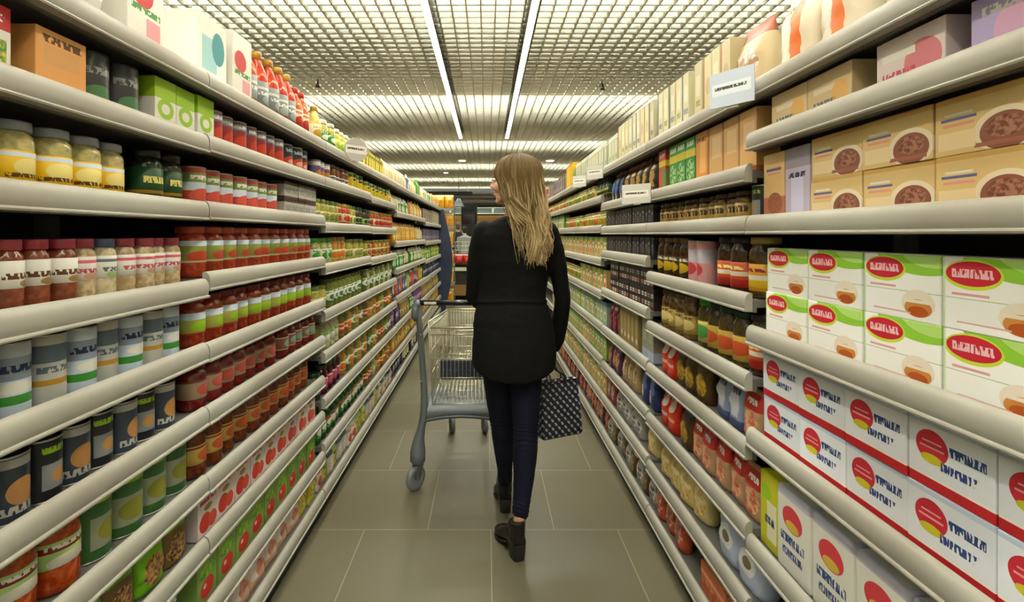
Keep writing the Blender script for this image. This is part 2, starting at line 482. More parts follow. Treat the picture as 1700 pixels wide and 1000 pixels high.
K('gtin', 'pea_tin', 'tin', 'dark green tin, yellow label', .036, .115, 'dkgreen', [('b', .25, .6, 'yellow'), ('e', 0, .42, .2, .12, 'lime'), ('t', 0, .75, .5, .07, 'white', 5)])
X('spk', 'seasoning_box', 'box', 'small red and green box', .08, .045, .125, 'white', [('b', .66, 1, 'red'), ('f', 0, .33, .8, .4, 'green', 'e6c95a', 80), ('t', 0, .82, .7, .1, 'white', 5)])
X('obox', 'cracker_box', 'box', 'tan orange cracker box', .115, .05, .12, 'ltorange', [('b', 0, .16, 'orange'), ('r', 0, .6, .7, .3, 'e0a565'), ('t', 0, .85, .8, .12, 'brown', 7)])
K('dtin', 'tea_tin', 'tin', 'black tin with green leaf', .042, .125, 'dkgrey', [('b', .1, .28, '223a2a'), ('e', .05, .3, .28, .14, '4f7a52'), ('t', 0, .68, .6, .12, 'grey', 5)], 'dkgrey')
X('limec', 'juice_carton', 'carton', 'lime green and white carton', .085, .06, .13, 'white', [('b', .6, 1, 'lime'), ('e', 0, .42, .38, .2, 'lime'), ('e', 0, .42, .2, .1, 'white'), ('b', 0, .12, 'green')])
J('must', 'mustard_jar', 'jar', 'grey-lidded jar with yellow label', .036, .13, ('c9b877', '9c9463'), '8e93a0', 'yellow', [('e', 0, .36, .25, .13, 'f4e08a'), ('b', .50, .56, 'ltblue'), ('t', 0, .24, .7, .06, 'brown', 7)], (.14, .58))
J('dgjar', 'herb_jar', 'jar', 'black-green jar of herbs', .040, .14, ('1d2a20', '39452a'), 'black', 'dkgreen', [('t', 0, .45, .6, .12, 'lemon', 5), ('b', .2, .26, 'gold')])
J('spr', 'spread_jar', 'jar', 'tan spread jar, red lid', .027, .135, ('cdb893', 'a78a63'), '9c3a48', 'white', [('b', .62, .67, 'rose'), ('t', 0, .50, .8, .07, 'rose', 7), ('e', .1, .42, .2, .05, 'peach')], (.36, .72))
J('spb', 'spread_jar', 'jar', 'tan spread jar, blue lid', .027, .135, ('c4b08a', 'e0d2ae'), '4a5878', 'white', [('b', .62, .67, 'slate'), ('t', 0, .50, .8, .07, 'slate', 7), ('e', -.1, .42, .2, .05, 'ltgreen')], (.36, .72))
J('spk2', 'spread_jar', 'jar', 'brown spread jar, red lid', .027, .135, ('8c4a30', '6d3420'), 'a03444', 'white', [('t', 0, .52, .8, .08, 'brown', 7), ('e', .1, .42, .2, .05, 'tan')], (.36, .72))
K('wcan', 'fish_tin', 'tin', 'white and blue tin, green stripe', .035, .135, 'ltblue', [('b', .5, .8, '8d99ab'), ('b', .18, .30, 'green'), ('t', 0, .65, .8, .1, 'navy', 7), ('e', 0, .4, .3, .08, 'white')])
K('wcan2', 'fish_tin', 'tin', 'white and grey tin, gold stripe', .035, .135, 'ltgrey', [('b', .6, .85, 'slate'), ('b', .28, .36, 'gold'), ('t', 0, .5, .8, .09, 'slate', 7)])
K('sltin', 'pate_tin', 'tin', 'slate blue tin, orange spot', .034, .12, '39424f', [('e', 0, .45, .26, .2, 'b3824e'), ('b', .82, .95, 'silver'), ('t', 0, .2, .8, .12, 'ltgrey', 7)])
K('sltin2', 'pate_tin', 'tin', 'dark tin with pale panel', .034, .12, '26282e', [('r', 0, .4, .6, .4, '8c9097'), ('e', 0, .4, .15, .12, 'tan'), ('t', 0, .82, .6, .1, 'lime', 7)])
J('redj', 'tomato_sauce_jar', 'jar', 'red sauce jar, green-white label', .046, .155, ('8f3014', 'b5501c'), 'dkred', 'ltgreen', [('b', .56, .64, 'dkred'), ('e', 0, .42, .28, .09, 'white'), ('t', 0, .62, .6, .05, 'white', 6)], (.36, .68))
K('gcan', 'bean_tin', 'tin', 'dull green tin, pale label', .045, .15, '3f6b3a', [('r', 0, .4, .7, .45, '9aa08a'), ('e', 0, .4, .25, .16, 'olive'), ('b', .82, .92, 'lime')])
G('lbag', 'lentil_bag', 'bag', 'lime green bag, brown window', .10, .06, .135, '6fae1e', [('fe', .02, .38, .36, .26, 'brown', 'tan', 120), ('t', 0, .78, .7, .1, 'white', 6)])
G('brbag', 'lentil_bag', 'bag', 'brown bag with green top', .10, .06, .13, '6b5030', [('b', .7, 1, '5fa02a'), ('fe', 0, .35, .38, .26, 'tan', 'dkbrown', 120)])
G('blbag', 'bean_bag', 'bag', 'blue and red bag', .11, .06, .135, 'ltblue', [('b', .62, .9, 'blue'), ('e', .0, .35, .3, .2, 'red'), ('t', 0, .76, .7, .1, 'white', 6)])
G('pkbag', 'soup_packet', 'packet', 'pink and white flat packet', .11, .04, .12, 'e9d9cf', [('b', 0, .3, 'peach'), ('fe', 0, .5, .3, .2, 'pink', 'orange', 60), ('t', 0, .8, .7, .12, 'rose', 6)])
G('ybag', 'soup_packet', 'packet', 'yellow flat packet', .10, .04, .125, 'd9c64a', [('fe', 0, .42, .34, .24, 'lemon', 'olive', 60), ('t', 0, .8, .7, .1, 'green', 6)])
# ---- left side, second bay
K('rtin', 'tomato_tin', 'tin', 'red and blue tomato tin', .037, .112, '8f2a2e', [('b', .72, .92, '6b7d9c'), ('e', 0, .36, .3, .22, 'c9402c'), ('t', 0, .82, .7, .1, 'white', 6)])
K('ntin', 'fruit_tin', 'tin', 'navy tin with red fruit', .042, .115, '2b3443', [('e', 0, .36, .42, .22, 'd8452e'), ('e', 0, .36, .26, .1, 'f0b9a6'), ('b', .08, .15, 'gold'), ('t', 0, .78, .7, .12, 'ltblue', 6)])
K('putin', 'fruit_tin', 'tin', 'purple tin, orange fruit', .036, .10, '6d5a86', [('fe', 0, .3, .42, .25, 'orange', 'gold', 90), ('b', .72, .92, 'white'), ('t', 0, .6, .6, .1, 'purple', 6)])
J('brj', 'honey_jar', 'jar', 'brown jar with white label', .036, .112, ('6e3d22', '94592c'), '6a5a52', 'white', [('t', 0, .32, .7, .1, 'brown', 6), ('b', .36, .42, 'navy')], (.12, .46))
K('rgcan', 'tomato_tin', 'tin', 'red can, green-white label', .040, .12, 'b8413a', [('b', .42, .62, 'ltblue'), ('b', .62, .85, '7b8c4a'), ('e', 0, .3, .38, .18, 'd85a4a'), ('t', 0, .74, .7, .1, 'white', 6)])
X('wcart', 'stock_cube_box', 'box', 'small white-dark carton', .075, .055, .072, 'ltgrey', [('b', .0, .16, '4a3226'), ('b', .82, 1, '4a3226'), ('t', 0, .5, .8, .3, 'grey', 7)])
J('tomj', 'tomato_sauce_jar', 'jar', 'red tomato jar, yellow-green label', .043, .15, ('8a2a16', 'a8401f'), 'b0483a', '8b9440', [('b', .62, .72, 'ltblue'), ('e', 0, .42, .3, .1, 'c94a34'), ('b', .30, .34, 'cream')], (.30, .72))
J('tomj2', 'tomato_sauce_jar', 'jar', 'red tomato jar, white-banded label', .043, .15, ('7a2012', '9c3a1a'), '6e1a16', 'a6a84e', [('b', .55, .68, 'ltblue'), ('e', 0, .42, .26, .1, 'lime'), ('b', .26, .30, 'tomato')], (.26, .68))
J('dotj', 'ajvar_jar', 'jar', 'dark red jar, teal-dot label', .040, .138, ('5d1714', '82261c'), '4a1210', '9c5a4a', [('e', 0, .44, .26, .12, '7fa596'), ('b', .60, .63, 'cream'), ('b', .26, .29, 'cream')], (.26, .63))
J('dotj2', 'ajvar_jar', 'jar', 'dark red jar, pale red label', .040, .138, ('5d1714', '82261c'), '4a1210', 'b59a7a', [('e', 0, .44, .32, .13, 'c0564a'), ('b', .60, .63, 'dkred')], (.26, .63))
J('brownj', 'ajvar_jar', 'jar', 'rust jar with yellow label', .042, .148, ('5a2412', '7d3a18'), '3f2a20', 'c0a050', [('e', 0, .44, .28, .12, 'b5502c'), ('b', .58, .62, 'dkred')], (.28, .64))
X('redpk', 'pasta_sauce_box', 'box', 'white-pink pack, red tomatoes', .105, .06, .125, 'e8d5d0', [('e', -.15, .3, .28, .22, 'c83a2a'), ('e', .22, .26, .22, .18, 'd2523a'), ('b', .9, 1, 'white'), ('e', 0, .62, .2, .07, 'olive'), ('t', 0, .8, .8, .1, 'rose', 6)])
X('grpk', 'pasta_sauce_box', 'box', 'green pack with red tomato', .105, .06, .14, '7d9a4a', [('e', 0, .26, .34, .2, 'c8322a'), ('e', -.12, .32, .08, .05, 'f0c0b8'), ('b', .84, 1, 'ltblue'), ('fe', 0, .62, .4, .14, 'green', 'lime', 60)])
# ---- left side, third and fourth bays
J('oliv', 'olive_jar', 'jar', 'jar of yellow-green olives', .036, .135, ('9c9a34', 'c8c060'), '7d8a3a', 'cream', [('e', 0, .38, .3, .14, 'olive'), ('t', 0, .26, .6, .06, 'green', 6)], (.2, .55), 120)
J('olivd', 'olive_jar', 'jar', 'jar of dark olives', .036, .135, ('2d2a1c', '54482a'), '2d4a26', 'ltgreen', [('e', 0, .38, .3, .12, 'dkgreen')], (.24, .52), 120)
J('pepj', 'pepper_jar', 'jar', 'jar of red peppers', .037, .135, ('a83420', 'd0603a'), 'c8b040', 'cream', [('e', 0, .38, .3, .13, 'red'), ('t', 0, .52, .6, .05, 'green', 6)], (.22, .58), 90)
J('grnlid', 'pickle_jar', 'jar', 'green-lidded jar, mixed vegetables', .040, .145, ('8a9a40', 'd8d8a0'), '4a9a1e', 'e2e2c2', [('e', 0, .40, .32, .14, 'green'), ('t', 0, .56, .6, .05, 'dkgreen', 6)], (.22, .62), 90)
J('orgj', 'carrot_jar', 'jar', 'gold-lidded jar of orange vegetables', .042, .15, ('c87a24', 'e0b050'), 'b08a3a', 'lemon', [('e', 0, .36, .3, .12, 'orange'), ('b', .48, .52, 'ltblue')], (.2, .54), 80)
J('gwj', 'pickle_jar', 'jar', 'gherkin jar, white oval label', .042, .155, ('5f6a24', '8a8f3c'), '5a6a20', '4d7a34', [('e', 0, .40, .36, .14, 'white'), ('e', .06, .40, .2, .09, '3a7a3a'), ('t', 0, .58, .6, .05, 'white', 6)], (.2, .62), 80)
J('redlab', 'pepper_jar', 'jar', 'green jar with red label', .038, .15, ('7d6a2a', '6a7a30'), '7a6a2a', 'd0461e', [('t', 0, .38, .7, .08, 'white', 6), ('b', .52, .56, 'lemon')], (.2, .58), 80)
J('whj', 'bean_jar', 'jar', 'jar of white beans', .042, .15, ('d8d4b0', 'b8b47a'), 'c8c0a0', 'ltgreen', [('e', 0, .38, .3, .12, 'white'), ('t', 0, .54, .6, .06, 'green', 6)], (.22, .58), 110)
J('wine', 'beetroot_jar', 'jar', 'wine-red beetroot jar', .040, .15, ('35081a', '5a1228'), '2a4a26', '8f2238', [('e', 0, .36, .3, .13, 'd05a7a'), ('t', 0, .54, .6, .06, 'white', 6)], (.2, .58))
B('gbot', 'cucumber_bottle', 'bottle', 'dark green bottle, red-white label', .037, .178, ('1f4a26', '2f6a34'), 'dkgreen', '2f7a3a', [('e', 0, .34, .3, .1, 'e8e8e0'), ('b', .44, .5, 'red'), ('t', 0, .22, .6, .05, 'lime', 6)], (.14, .54))
G('wpk', 'seasoning_packet', 'packet', 'small white and red packet', .085, .035, .12, 'e6dcc8', [('e', 0, .35, .34, .2, 'c0392b'), ('b', .78, .95, 'white'), ('t', 0, .7, .7, .08, 'rose', 6)])
G('ypk', 'seasoning_packet', 'packet', 'small yellow and green packet', .085, .035, .12, 'c9bf5a', [('e', .05, .4, .3, .2, 'olive'), ('b', .72, .92, 'ltgreen'), ('t', 0, .6, .7, .08, 'dkgreen', 6)])
G('gpk', 'seasoning_packet', 'packet', 'small grey-white packet', .085, .035, .12, 'c4bfae', [('fe', 0, .4, .36, .24, 'white', 'pink', 70), ('b', .75, .9, 'slate')])
# ---- left side, far bays
G('crbag', 'rice_bag', 'bag', 'cream bag with dark band', .11, .07, .17, 'e2d3a4', [('b', .05, .16, 'dkbrown'), ('e', 0, .5, .25, .2, 'f1e8cc')])
G('orbag', 'pasta_bag', 'bag', 'orange and yellow pasta bag', .12, .07, .19, 'd99a2c', [('fe', 0, .4, .36, .25, 'lemon', 'orange', 50), ('b', .75, .95, 'e8d27a'), ('t', 0, .85, .7, .08, 'red', 6)])
G('grbag', 'frozen_style_bag', 'bag', 'green and white bag', .11, .07, .17, '3e9038', [('e', 0, .4, .32, .22, 'e4ecd0'), ('b', .8, 1, 'white'), ('t', 0, .68, .7, .08, 'white', 6)])
DES['grbag']['name'] = 'rice_bag'
G('pubag', 'sweets_bag', 'bag', 'purple bag with pale band', .10, .06, .19, '7a4a86', [('b', .3, .55, 'lilac'), ('e', 0, .42, .2, .1, 'orange')])
G('rdbag', 'sweets_bag', 'bag', 'red-orange bag', .10, .06, .19, 'c9481f', [('fe', 0, .4, .34, .24, 'orange', 'red', 60), ('b', .78, .95, 'cream')])
G('bubag', 'sweets_bag', 'bag', 'blue bag with pale window', .10, .06, .19, '3b5f9c', [('e', 0, .4, .3, .22, 'ltblue'), ('b', .78, .95, 'white')])
G('ylbag', 'sweets_bag', 'bag', 'yellow-green bag', .10, .06, .19, 'c9c22a', [('e', 0, .4, .3, .22, 'lime'), ('b', .8, .95, 'green')])
G('nvbag', 'biscuit_pack', 'packet', 'dark navy pack, pale print', .11, .06, .17, '1c2140', [('r', 0, .45, .6, .3, '46508a'), ('e', .1, .5, .2, .1, 'white')])
G('tnbag', 'biscuit_pack', 'packet', 'tan pack with yellow print', .12, .06, .17, 'b08a50', [('fe', 0, .45, .36, .25, 'lemon', 'brown', 60), ('b', .8, .95, 'cream')])
X('gybox', 'biscuit_box', 'box', 'grey-brown upright box', .07, .06, .19, '7d7068', [('r', 0, .45, .7, .6, '988a7c'), ('t', 0, .82, .8, .08, 'cream', 6)])
X('plbox', 'biscuit_box', 'box', 'purple-grey upright box', .08, .06, .18, '665a70', [('b', .3, .5, '8f8296'), ('b', .05, .15, 'tan')])
# ---- right side, near
X('teab', 'tea_box', 'box', 'white-green tea box', .177, .075, .120, 'fbfbf9',
  [('e', .30, 1.12, .62, .42, '8fc63a'), ('e', .42, 1.16, .42, .34, 'b6dc7a'), ('e', -.20, .77, .285, .205, 'c6dc3a'), ('e', -.20, .785, .262, .168, 'c21f35'), ('t', -.20, .785, .40, .12, 'f0c4ca', 9),
   ('r', -.22, .50, .36, .035, 'e3a0ae'), ('b', .435, .447, 'b7cba8'), ('e', .24, .27, .20, .21, 'efe3d3'), ('e', .24, .20, .165, .135, 'c9853f'), ('e', .24, .15, .12, .08, 'b0521a'), ('r', .24, .30, .34, .05, 'f3e6d6'),
   ('r', -.1, .115, .5, .022, 'e6a9b2'), ('r', -.485, .5, .03, 1.0, 'cfe0c0')], 'f1f1ec')
X('sugb', 'sugar_box', 'box', 'white box, blue lettering', .160, .075, .122, 'e9edf6',
  [('b', 0, .155, 'b8202a'), ('b', .155, .19, 'f6f0e4'), ('e', -.20, .62, .20, .235, 'c3273a'), ('e', -.20, .44, .14, .07, 'c8c02c'), ('r', -.20, .60, .3, .03, 'e8a0a4'), ('r', -.20, .68, .24, .025, 'e8a0a4'),
   ('t', .21, .66, .40, .13, '2a3f7c', 8), ('t', .12, .40, .42, .12, '2a3f7c', 8), ('b', .92, 1, 'c7d4ec')], 'cbd6ea')
X('cake', 'cake_mix_box', 'box', 'tan cake picture box', .165, .07, .096, 'd8b97e',
  [('e', .22, .30, .30, .36, 'e6d6ba'), ('e', .22, .27, .24, .30, 'cakebrown'), ('fe', .22, .34, .18, .17, '6e3b28', 'a4705a', 160), ('r', .18, .10, .5, .07, '9a5a48'), ('b', .90, 1, 'c99f58'),
   ('r', -.24, .62, .38, .05, '56598a'), ('r', -.24, .70, .30, .04, 'e9e1da'), ('r', -.24, .52, .34, .05, 'd8907c'), ('r', -.26, .25, .4, .3, 'e7cda0')], 'c9a45e')
X('lilb', 'cake_mix_box', 'box', 'tall lilac box', .10, .07, .185, 'b3a6bd', [('b', .72, 1, '8d8694'), ('r', 0, .35, .5, .5, 'c4c0dc'), ('t', 0, .62, .7, .07, 'navy', 5)], '8d8694')
X('cakt', 'cake_mix_box', 'box', 'tall tan box, cake picture', .10, .07, .185, 'd8b47a', [('b', 0, .36, 'b06a52'), ('fe', .05, .26, .36, .16, 'cakebrown', '9a5a48', 120), ('r', 0, .76, .7, .04, '56598a'), ('r', 0, .70, .6, .03, 'd8907c')], 'c99f58')
X('beib', 'pudding_box', 'box', 'beige pudding box', .15, .07, .10, 'd9c193', [('r', -.1, .6, .5, .12, 'e9dcc0'), ('e', .25, .4, .18, .3, 'e6b56a'), ('t', -.1, .3, .5, .1, 'slate', 5)], 'e0cda6')
X('pnkb', 'pudding_box', 'box', 'white-pink pudding box', .15, .07, .10, 'ead9da', [('e', .2, .4, .26, .38, 'd97f88'), ('r', -.15, .65, .5, .14, 'white'), ('b', 0, .1, 'e8c98e'), ('t', -.15, .3, .5, .12, 'rose', 5)], 'f0e0e0')
X('lacb', 'pudding_box', 'box', 'lilac pudding box', .12, .07, .10, 'b6a6d8', [('e', .1, .4, .3, .35, 'd8a8cc'), ('t', 0, .75, .7, .14, 'white', 5)], 'cabfe6')
X('tabx', 'pudding_box', 'box', 'grey-beige pudding box', .15, .07, .095, 'b5a68c', [('r', .1, .5, .5, .5, 'a39079'), ('b', .85, 1, 'cfd9e4')], 'cfc6b4')
X('flour', 'flour_bag', 'bag', 'white flour bag, blue lettering', .138, .085, .215, 'e6e4dc', [('e', .0, .68, .30, .15, 'd2404a'), ('e', 0, .60, .2, .06, 'd8b64a'), ('t', .0, .42, .7, .1, '24407c', 9), ('t', 0, .26, .6, .09, '24407c', 9), ('b', .9, 1, 'c9c2d6')])
X('lemfl', 'flour_bag', 'bag', 'yellow-green flour bag', .088, .085, .21, 'c9c42c', [('r', .2, .4, .5, .5, 'e8e4c4'), ('t', .1, .4, .5, .1, 'navy', 4), ('e', -.1, .75, .3, .1, 'lime')])
X('wsug', 'sugar_bag', 'bag', 'white-grey sugar bag', .125, .08, .155, 'd5d6dc', [('e', .05, .45, .3, .2, 'aab2c6'), ('b', .75, .95, '6a4a6a'), ('e', -.2, .75, .2, .1, 'red')])
X('gsug', 'sugar_bag', 'bag', 'green-topped white bag', .125, .08, .155, 'd8d8d2', [('b', .68, 1, '3f7a3a'), ('e', 0, .66, .26, .12, 'd2503c'), ('fe', 0, .35, .36, .2, 'white', 'slate', 50)])
X('blksug', 'sugar_bag', 'bag', 'black and grey bag', .125, .08, .155, '2a2c34', [('r', 0, .4, .6, .4, '8f95a6')])
X('salm', 'rusk_box', 'box', 'orange-red flat box', .19, .09, .10, 'c96a3e', [('b', .6, .75, 'e0a080'), ('fe', 0, .35, .42, .24, 'd9835a', 'b04a30', 50)], 'd98a5c')
G('orstr', 'wafer_bag', 'bag', 'cream bag, orange stripe', .15, .09, .22, 'e8dcc4', [('r', .1, .45, .3, .9, 'e8752c'), ('e', -.2, .5, .2, .2, 'f4eee0'), ('t', -.15, .8, .5, .08, 'brown', 5)])
G('brntop', 'wafer_bag', 'bag', 'beige-brown bag, red top', .15, .09, .22, 'cdb58e', [('b', .78, 1, 'a0502c'), ('fe', 0, .4, .34, .24, 'b08a60', 'white', 40)])
# ---- right side, second bay
X('crmbx', 'tea_carton', 'box', 'cream upright carton', .066, .10, .215, 'd5cfa8', [('r', -.42, .5, .12, 1, 'b0a878'), ('r', .05, .6, .5, .35, 'e4e0c2'), ('t', .05, .3, .6, .1, 'olive', 5)], 'e2dcc0')
X('crmnv', 'tea_carton', 'box', 'cream carton, dark blue edge', .066, .10, .215, 'cfcaa6', [('r', -.4, .5, .2, 1, '3c5a80'), ('r', .1, .62, .5, .3, 'dedbbf'), ('t', .1, .3, .6, .1, 'slate', 5)], 'e2dcc0')
X('crmtn', 'tea_carton', 'box', 'cream carton, tan edge', .066, .10, .215, 'd9cfa6', [('r', -.4, .5, .18, 1, 'b07a58'), ('e', .1, .5, .3, .15, 'c9b98a')], 'e2dcc0')
X('grnbx', 'tea_box', 'box', 'green box, yellow top band', .085, .06, .185, '2f8a3e', [('b', .60, .76, 'd8c23c'), ('fe', 0, .32, .42, .24, 'a9cf8a', '1f6a30', 70), ('t', 0, .88, .8, .1, 'white', 5)], 'd8c23c')
X('redgr', 'tea_box', 'box', 'red-green box, yellow band', .085, .06, .185, 'b0402c', [('b', .62, .76, 'd8c23c'), ('r', .3, .3, .4, .5, '3f8a44'), ('t', 0, .88, .8, .08, 'white', 5)], 'd8c23c')
X('tanbx', 'coffee_box', 'box', 'tan box with brown edge', .105, .07, .185, 'd0a468', [('r', -.45, .5, .1, 1, '94683a'), ('r', .1, .6, .6, .4, 'e0be8c'), ('b', 0, .08, 'a0582c')], 'e8cf9c')
X('ornbx', 'coffee_box', 'box', 'orange-tan box', .095, .07, .185, 'd98f42', [('r', .1, .5, .5, .6, 'e6b26c'), ('t', 0, .85, .8, .08, 'brown', 5)], 'e8cf9c')
J('goldj', 'coffee_jar', 'jar', 'small golden-brown coffee jar', .033, .10, ('4a2f16', '7d5a26'), '3a2c1c', 'c4a45a', [('t', 0, .45, .7, .2, '3a2412', 5)], (.2, .62))
J('cofy', 'coffee_jar', 'jar', 'dark coffee jar, yellow triangle', .042, .175, ('2e1c10', '4e3218'), '6b5222', '3a2614', [('e', 0, .30, .3, .12, 'd9b51e'), ('t', 0, .48, .6, .06, 'cream', 5)], (.16, .54))
J('cofr', 'coffee_jar', 'jar', 'coffee jar, red-orange label', .046, .18, ('2c1a12', '4a2c1a'), '23201e', 'c9502a', [('b', .32, .40, 'e6dcc8'), ('b', .12, .26, 'b52a22'), ('t', 0, .46, .7, .06, 'lemon', 5)], (.12, .56))
J('cofyl', 'coffee_jar', 'jar', 'coffee jar, yellow-white label', .046, .18, ('3a2614', '57401c'), 'b09a5a', 'd99a20', [('b', .30, .38, 'e6dcc8'), ('b', .18, .30, 'e0b81c'), ('t', 0, .46, .7, .06, 'dkred', 5)], (.12, .56))
K('pnktin', 'cocoa_tin', 'tin', 'pink and white cocoa tin', .040, .165, 'd59a9c', [('b', .5, .8, 'c9c0d2'), ('e', 0, .35, .3, .15, 'c2454a')])
J('cofg', 'coffee_jar', 'jar', 'glass coffee jar, gold label', .040, .17, ('4a3218', '8a6a34'), '5c4a2c', 'b39a4e', [('e', 0, .34, .3, .12, 'e0cd84'), ('t', 0, .5, .6, .06, 'brown', 5)], (.14, .56))
J('cofgn', 'coffee_jar', 'jar', 'coffee jar with green lid', .044, .175, ('4a3a1c', '6a5a2c'), '2fae2a', 'c9b85c', [('e', 0, .34, .34, .14, '4fa050'), ('b', .5, .55, 'lemon')], (.12, .56))
J('cofdg', 'coffee_jar', 'jar', 'coffee jar with dark green lid', .044, .175, ('3a2f18', '5a4a24'), '15402a', 'cfae4a', [('e', 0, .34, .34, .13, 'c9542a')], (.12, .56))
G('redbag', 'coffee_bag', 'bag', 'red bag with white swirl', .085, .06, .16, 'c8301c', [('e', .05, .72, .26, .16, 'dfd2c4'), ('e', 0, .35, .36, .2, 'd2452c'), ('t', 0, .35, .6, .1, 'f0d0c0', 5)])
G('ybrbag', 'coffee_bag', 'bag', 'brown and yellow bag', .10, .06, .158, '4a3418', [('fe', 0, .4, .38, .26, 'c0a028', '6a4a1a', 50), ('b', .8, .95, 'navy')])
G('bwbag', 'coffee_bag', 'bag', 'blue and white bag', .095, .06, .158, '8f98b4', [('r', 0, .5, .5, .5, 'c9cbd4'), ('b', 0, .2, '4a5484'), ('t', 0, .75, .6, .1, 'navy', 5)])
G('navbag', 'coffee_bag', 'bag', 'dark blue bag', .10, .065, .19, '2a3460', [('e', .1, .55, .25, .2, '56629a'), ('r', -.2, .3, .3, .3, 'd5c9b0')])
G('rtbag', 'cocoa_bag', 'bag', 'red and tan packet', .095, .05, .16, 'b08a6a', [('b', .6, .9, 'b5302c'), ('fe', 0, .35, .36, .24, 'd8b08a', 'c0563c', 60), ('t', 0, .75, .6, .1, 'white', 5)])
G('yepas', 'pasta_bag', 'bag', 'cream-yellow pasta bag', .11, .075, .165, 'dcc886', [('fe', 0, .42, .42, .34, 'ecdca6', 'd0a24c', 45), ('b', .86, 1, 'f0e6c8')])
G('wblue', 'biscuit_bag', 'bag', 'white-blue bag, brown centre', .13, .085, .18, 'b9c2dc', [('e', 0, .45, .3, .22, 'e6e6ea'), ('e', 0, .45, .16, .1, '7a6a4a'), ('b', .8, 1, '8f9cc4')])
G('brpk', 'chocolate_pack', 'packet', 'brown and gold packet', .095, .06, .13, '5a4226', [('fe', 0, .45, .4, .3, 'b0935a', '3a2412', 50), ('b', .8, .95, 'cream')])
G('whpk', 'chocolate_pack', 'packet', 'grey-white crinkled packet', .095, .06, .13, 'a39f98', [('fe', 0, .45, .42, .34, 'e0dcd2', '56505a', 45)])
G('rdpk', 'chocolate_pack', 'packet', 'red-orange packet', .11, .06, .14, 'b8503a', [('fe', 0, .45, .42, .34, 'd89a80', '8f3a2a', 45), ('b', .84, 1, 'e0c0a8')])
# ---- right side, third bay
G('dkcof', 'coffee_bag', 'bag', 'black coffee bag, gold panel', .10, .065, .185, '2a1e18', [('r', 0, .42, .55, .4, 'b08a3c'), ('e', 0, .74, .25, .07, 'c9a04a'), ('b', .9, 1, '8a5a3a')])
G('blcof', 'coffee_bag', 'bag', 'black coffee bag, blue panel', .09, .065, .185, '1e1c20', [('r', 0, .52, .6, .36, '2e58b4'), ('e', 0, .2, .14, .12, 'c9cdd0'), ('b', .9, 1, '8a5a3a')])
X('nvpk', 'capsule_box', 'box', 'small navy-black upright box', .042, .06, .108, '1d1f2c', [('r', 0, .45, .6, .3, '3a3a48'), ('e', .1, .6, .16, .07, '8f96a4'), ('b', .86, .94, '4a4234')])
X('nvpk2', 'capsule_box', 'box', 'small slate-brown upright box', .042, .06, .108, '2a2830', [('r', 0, .4, .7, .3, '5a4a3a'), ('e', 0, .7, .2, .06, 'a9b4c4')])
X('caps', 'capsule_box', 'box', 'black box, label grid', .20, .10, .098, '1c1a1a',
  [('r', a, b, .16, .2, 'c0c4c4' if (i + j) % 3 else 'b05a44') for i, a in enumerate((-.36, -.12, .12, .36)) for j, b in enumerate((.28, .68))] + [('r', a, b, .10, .05, '3a3432') for a in (-.36, -.12, .12, .36) for b in (.28, .68)])
G('burg', 'coffee_bag', 'bag', 'burgundy bag, pink print', .085, .06, .19, '5f1a2a', [('fe', 0, .4, .36, .3, 'b04a5c', '3a0a16', 60), ('t', 0, .78, .6, .1, 'pink', 5)])
X('oakbx', 'coffee_box', 'box', 'olive-tan upright box', .07, .07, .19, '8f7a48', [('r', .1, .5, .6, .7, 'ab9660'), ('e', .1, .25, .2, .08, 'e0dcc8')])
X('grybx', 'coffee_box', 'box', 'grey box with blue-white base', .085, .07, .19, '8d8b7c', [('b', 0, .25, 'aab4cc'), ('r', 0, .6, .5, .3, 'a3a08e')])
G('mixp', 'sweets_bag', 'bag', 'purple and orange bag', .085, .06, .175, '5a3a5c', [('fe', 0, .45, .38, .3, 'd9a03a', '8a4a6c', 50), ('b', .84, 1, 'e0d0b0')])
G('mixt', 'sweets_bag', 'bag', 'tan and cream bag', .085, .06, .175, 'a58a62', [('fe', 0, .45, .38, .3, 'e0c694', '6a4a2c', 50)])
G('rdgr', 'sweets_bag', 'bag', 'red and green bag', .085, .06, .15, 'a8404a', [('fe', 0, .45, .38, .3, 'e0c0b8', '2f7a44', 50), ('b', .84, 1, 'd8b0b0')])
# ---- right side, far bays
J('babyg', 'baby_food_jar', 'jar', 'small pale green food jar', .036, .115, ('9aa45a', 'c9cc8a'), 'c9b86a', 'ccd88a', [('e', 0, .42, .34, .2, '6f9a2a'), ('b', .60, .66, 'white')], (.16, .68), 60)
J('babyo', 'baby_food_jar', 'jar', 'small pale orange food jar', .036, .115, ('c98a4a', 'dcb070'), 'c9b880', 'e6c88a', [('e', 0, .42, .34, .2, 'd06a1c'), ('b', .60, .66, 'white')], (.16, .68), 60)
J('babyy', 'baby_food_jar', 'jar', 'small pale yellow food jar', .036, .115, ('c9b860', 'dcd094'), 'd0c88a', 'e6dc8a', [('e', 0, .42, .34, .2, 'c9961c'), ('e', .1, .5, .12, .06, '6a9a4a')], (.16, .68), 60)
X('babyc', 'baby_cereal_box', 'box', 'pale green cereal box', .085, .06, .155, '9cb45a', [('e', 0, .40, .36, .22, 'efe8c4'), ('fe', 0, .36, .26, .15, 'd07a28', '5f8a2a', 60), ('b', .82, 1, '7d9a48'), ('t', 0, .72, .8, .08, 'white', 6)])
X('babyr', 'baby_cereal_box', 'box', 'pale peach cereal box', .085, .06, .155, 'dcae74', [('e', 0, .40, .36, .22, 'f4ead0'), ('fe', 0, .36, .26, .15, 'c0502a', 'e0a040', 60), ('b', .82, 1, 'b0bc70'), ('t', 0, .72, .8, .08, 'tomato', 6)])
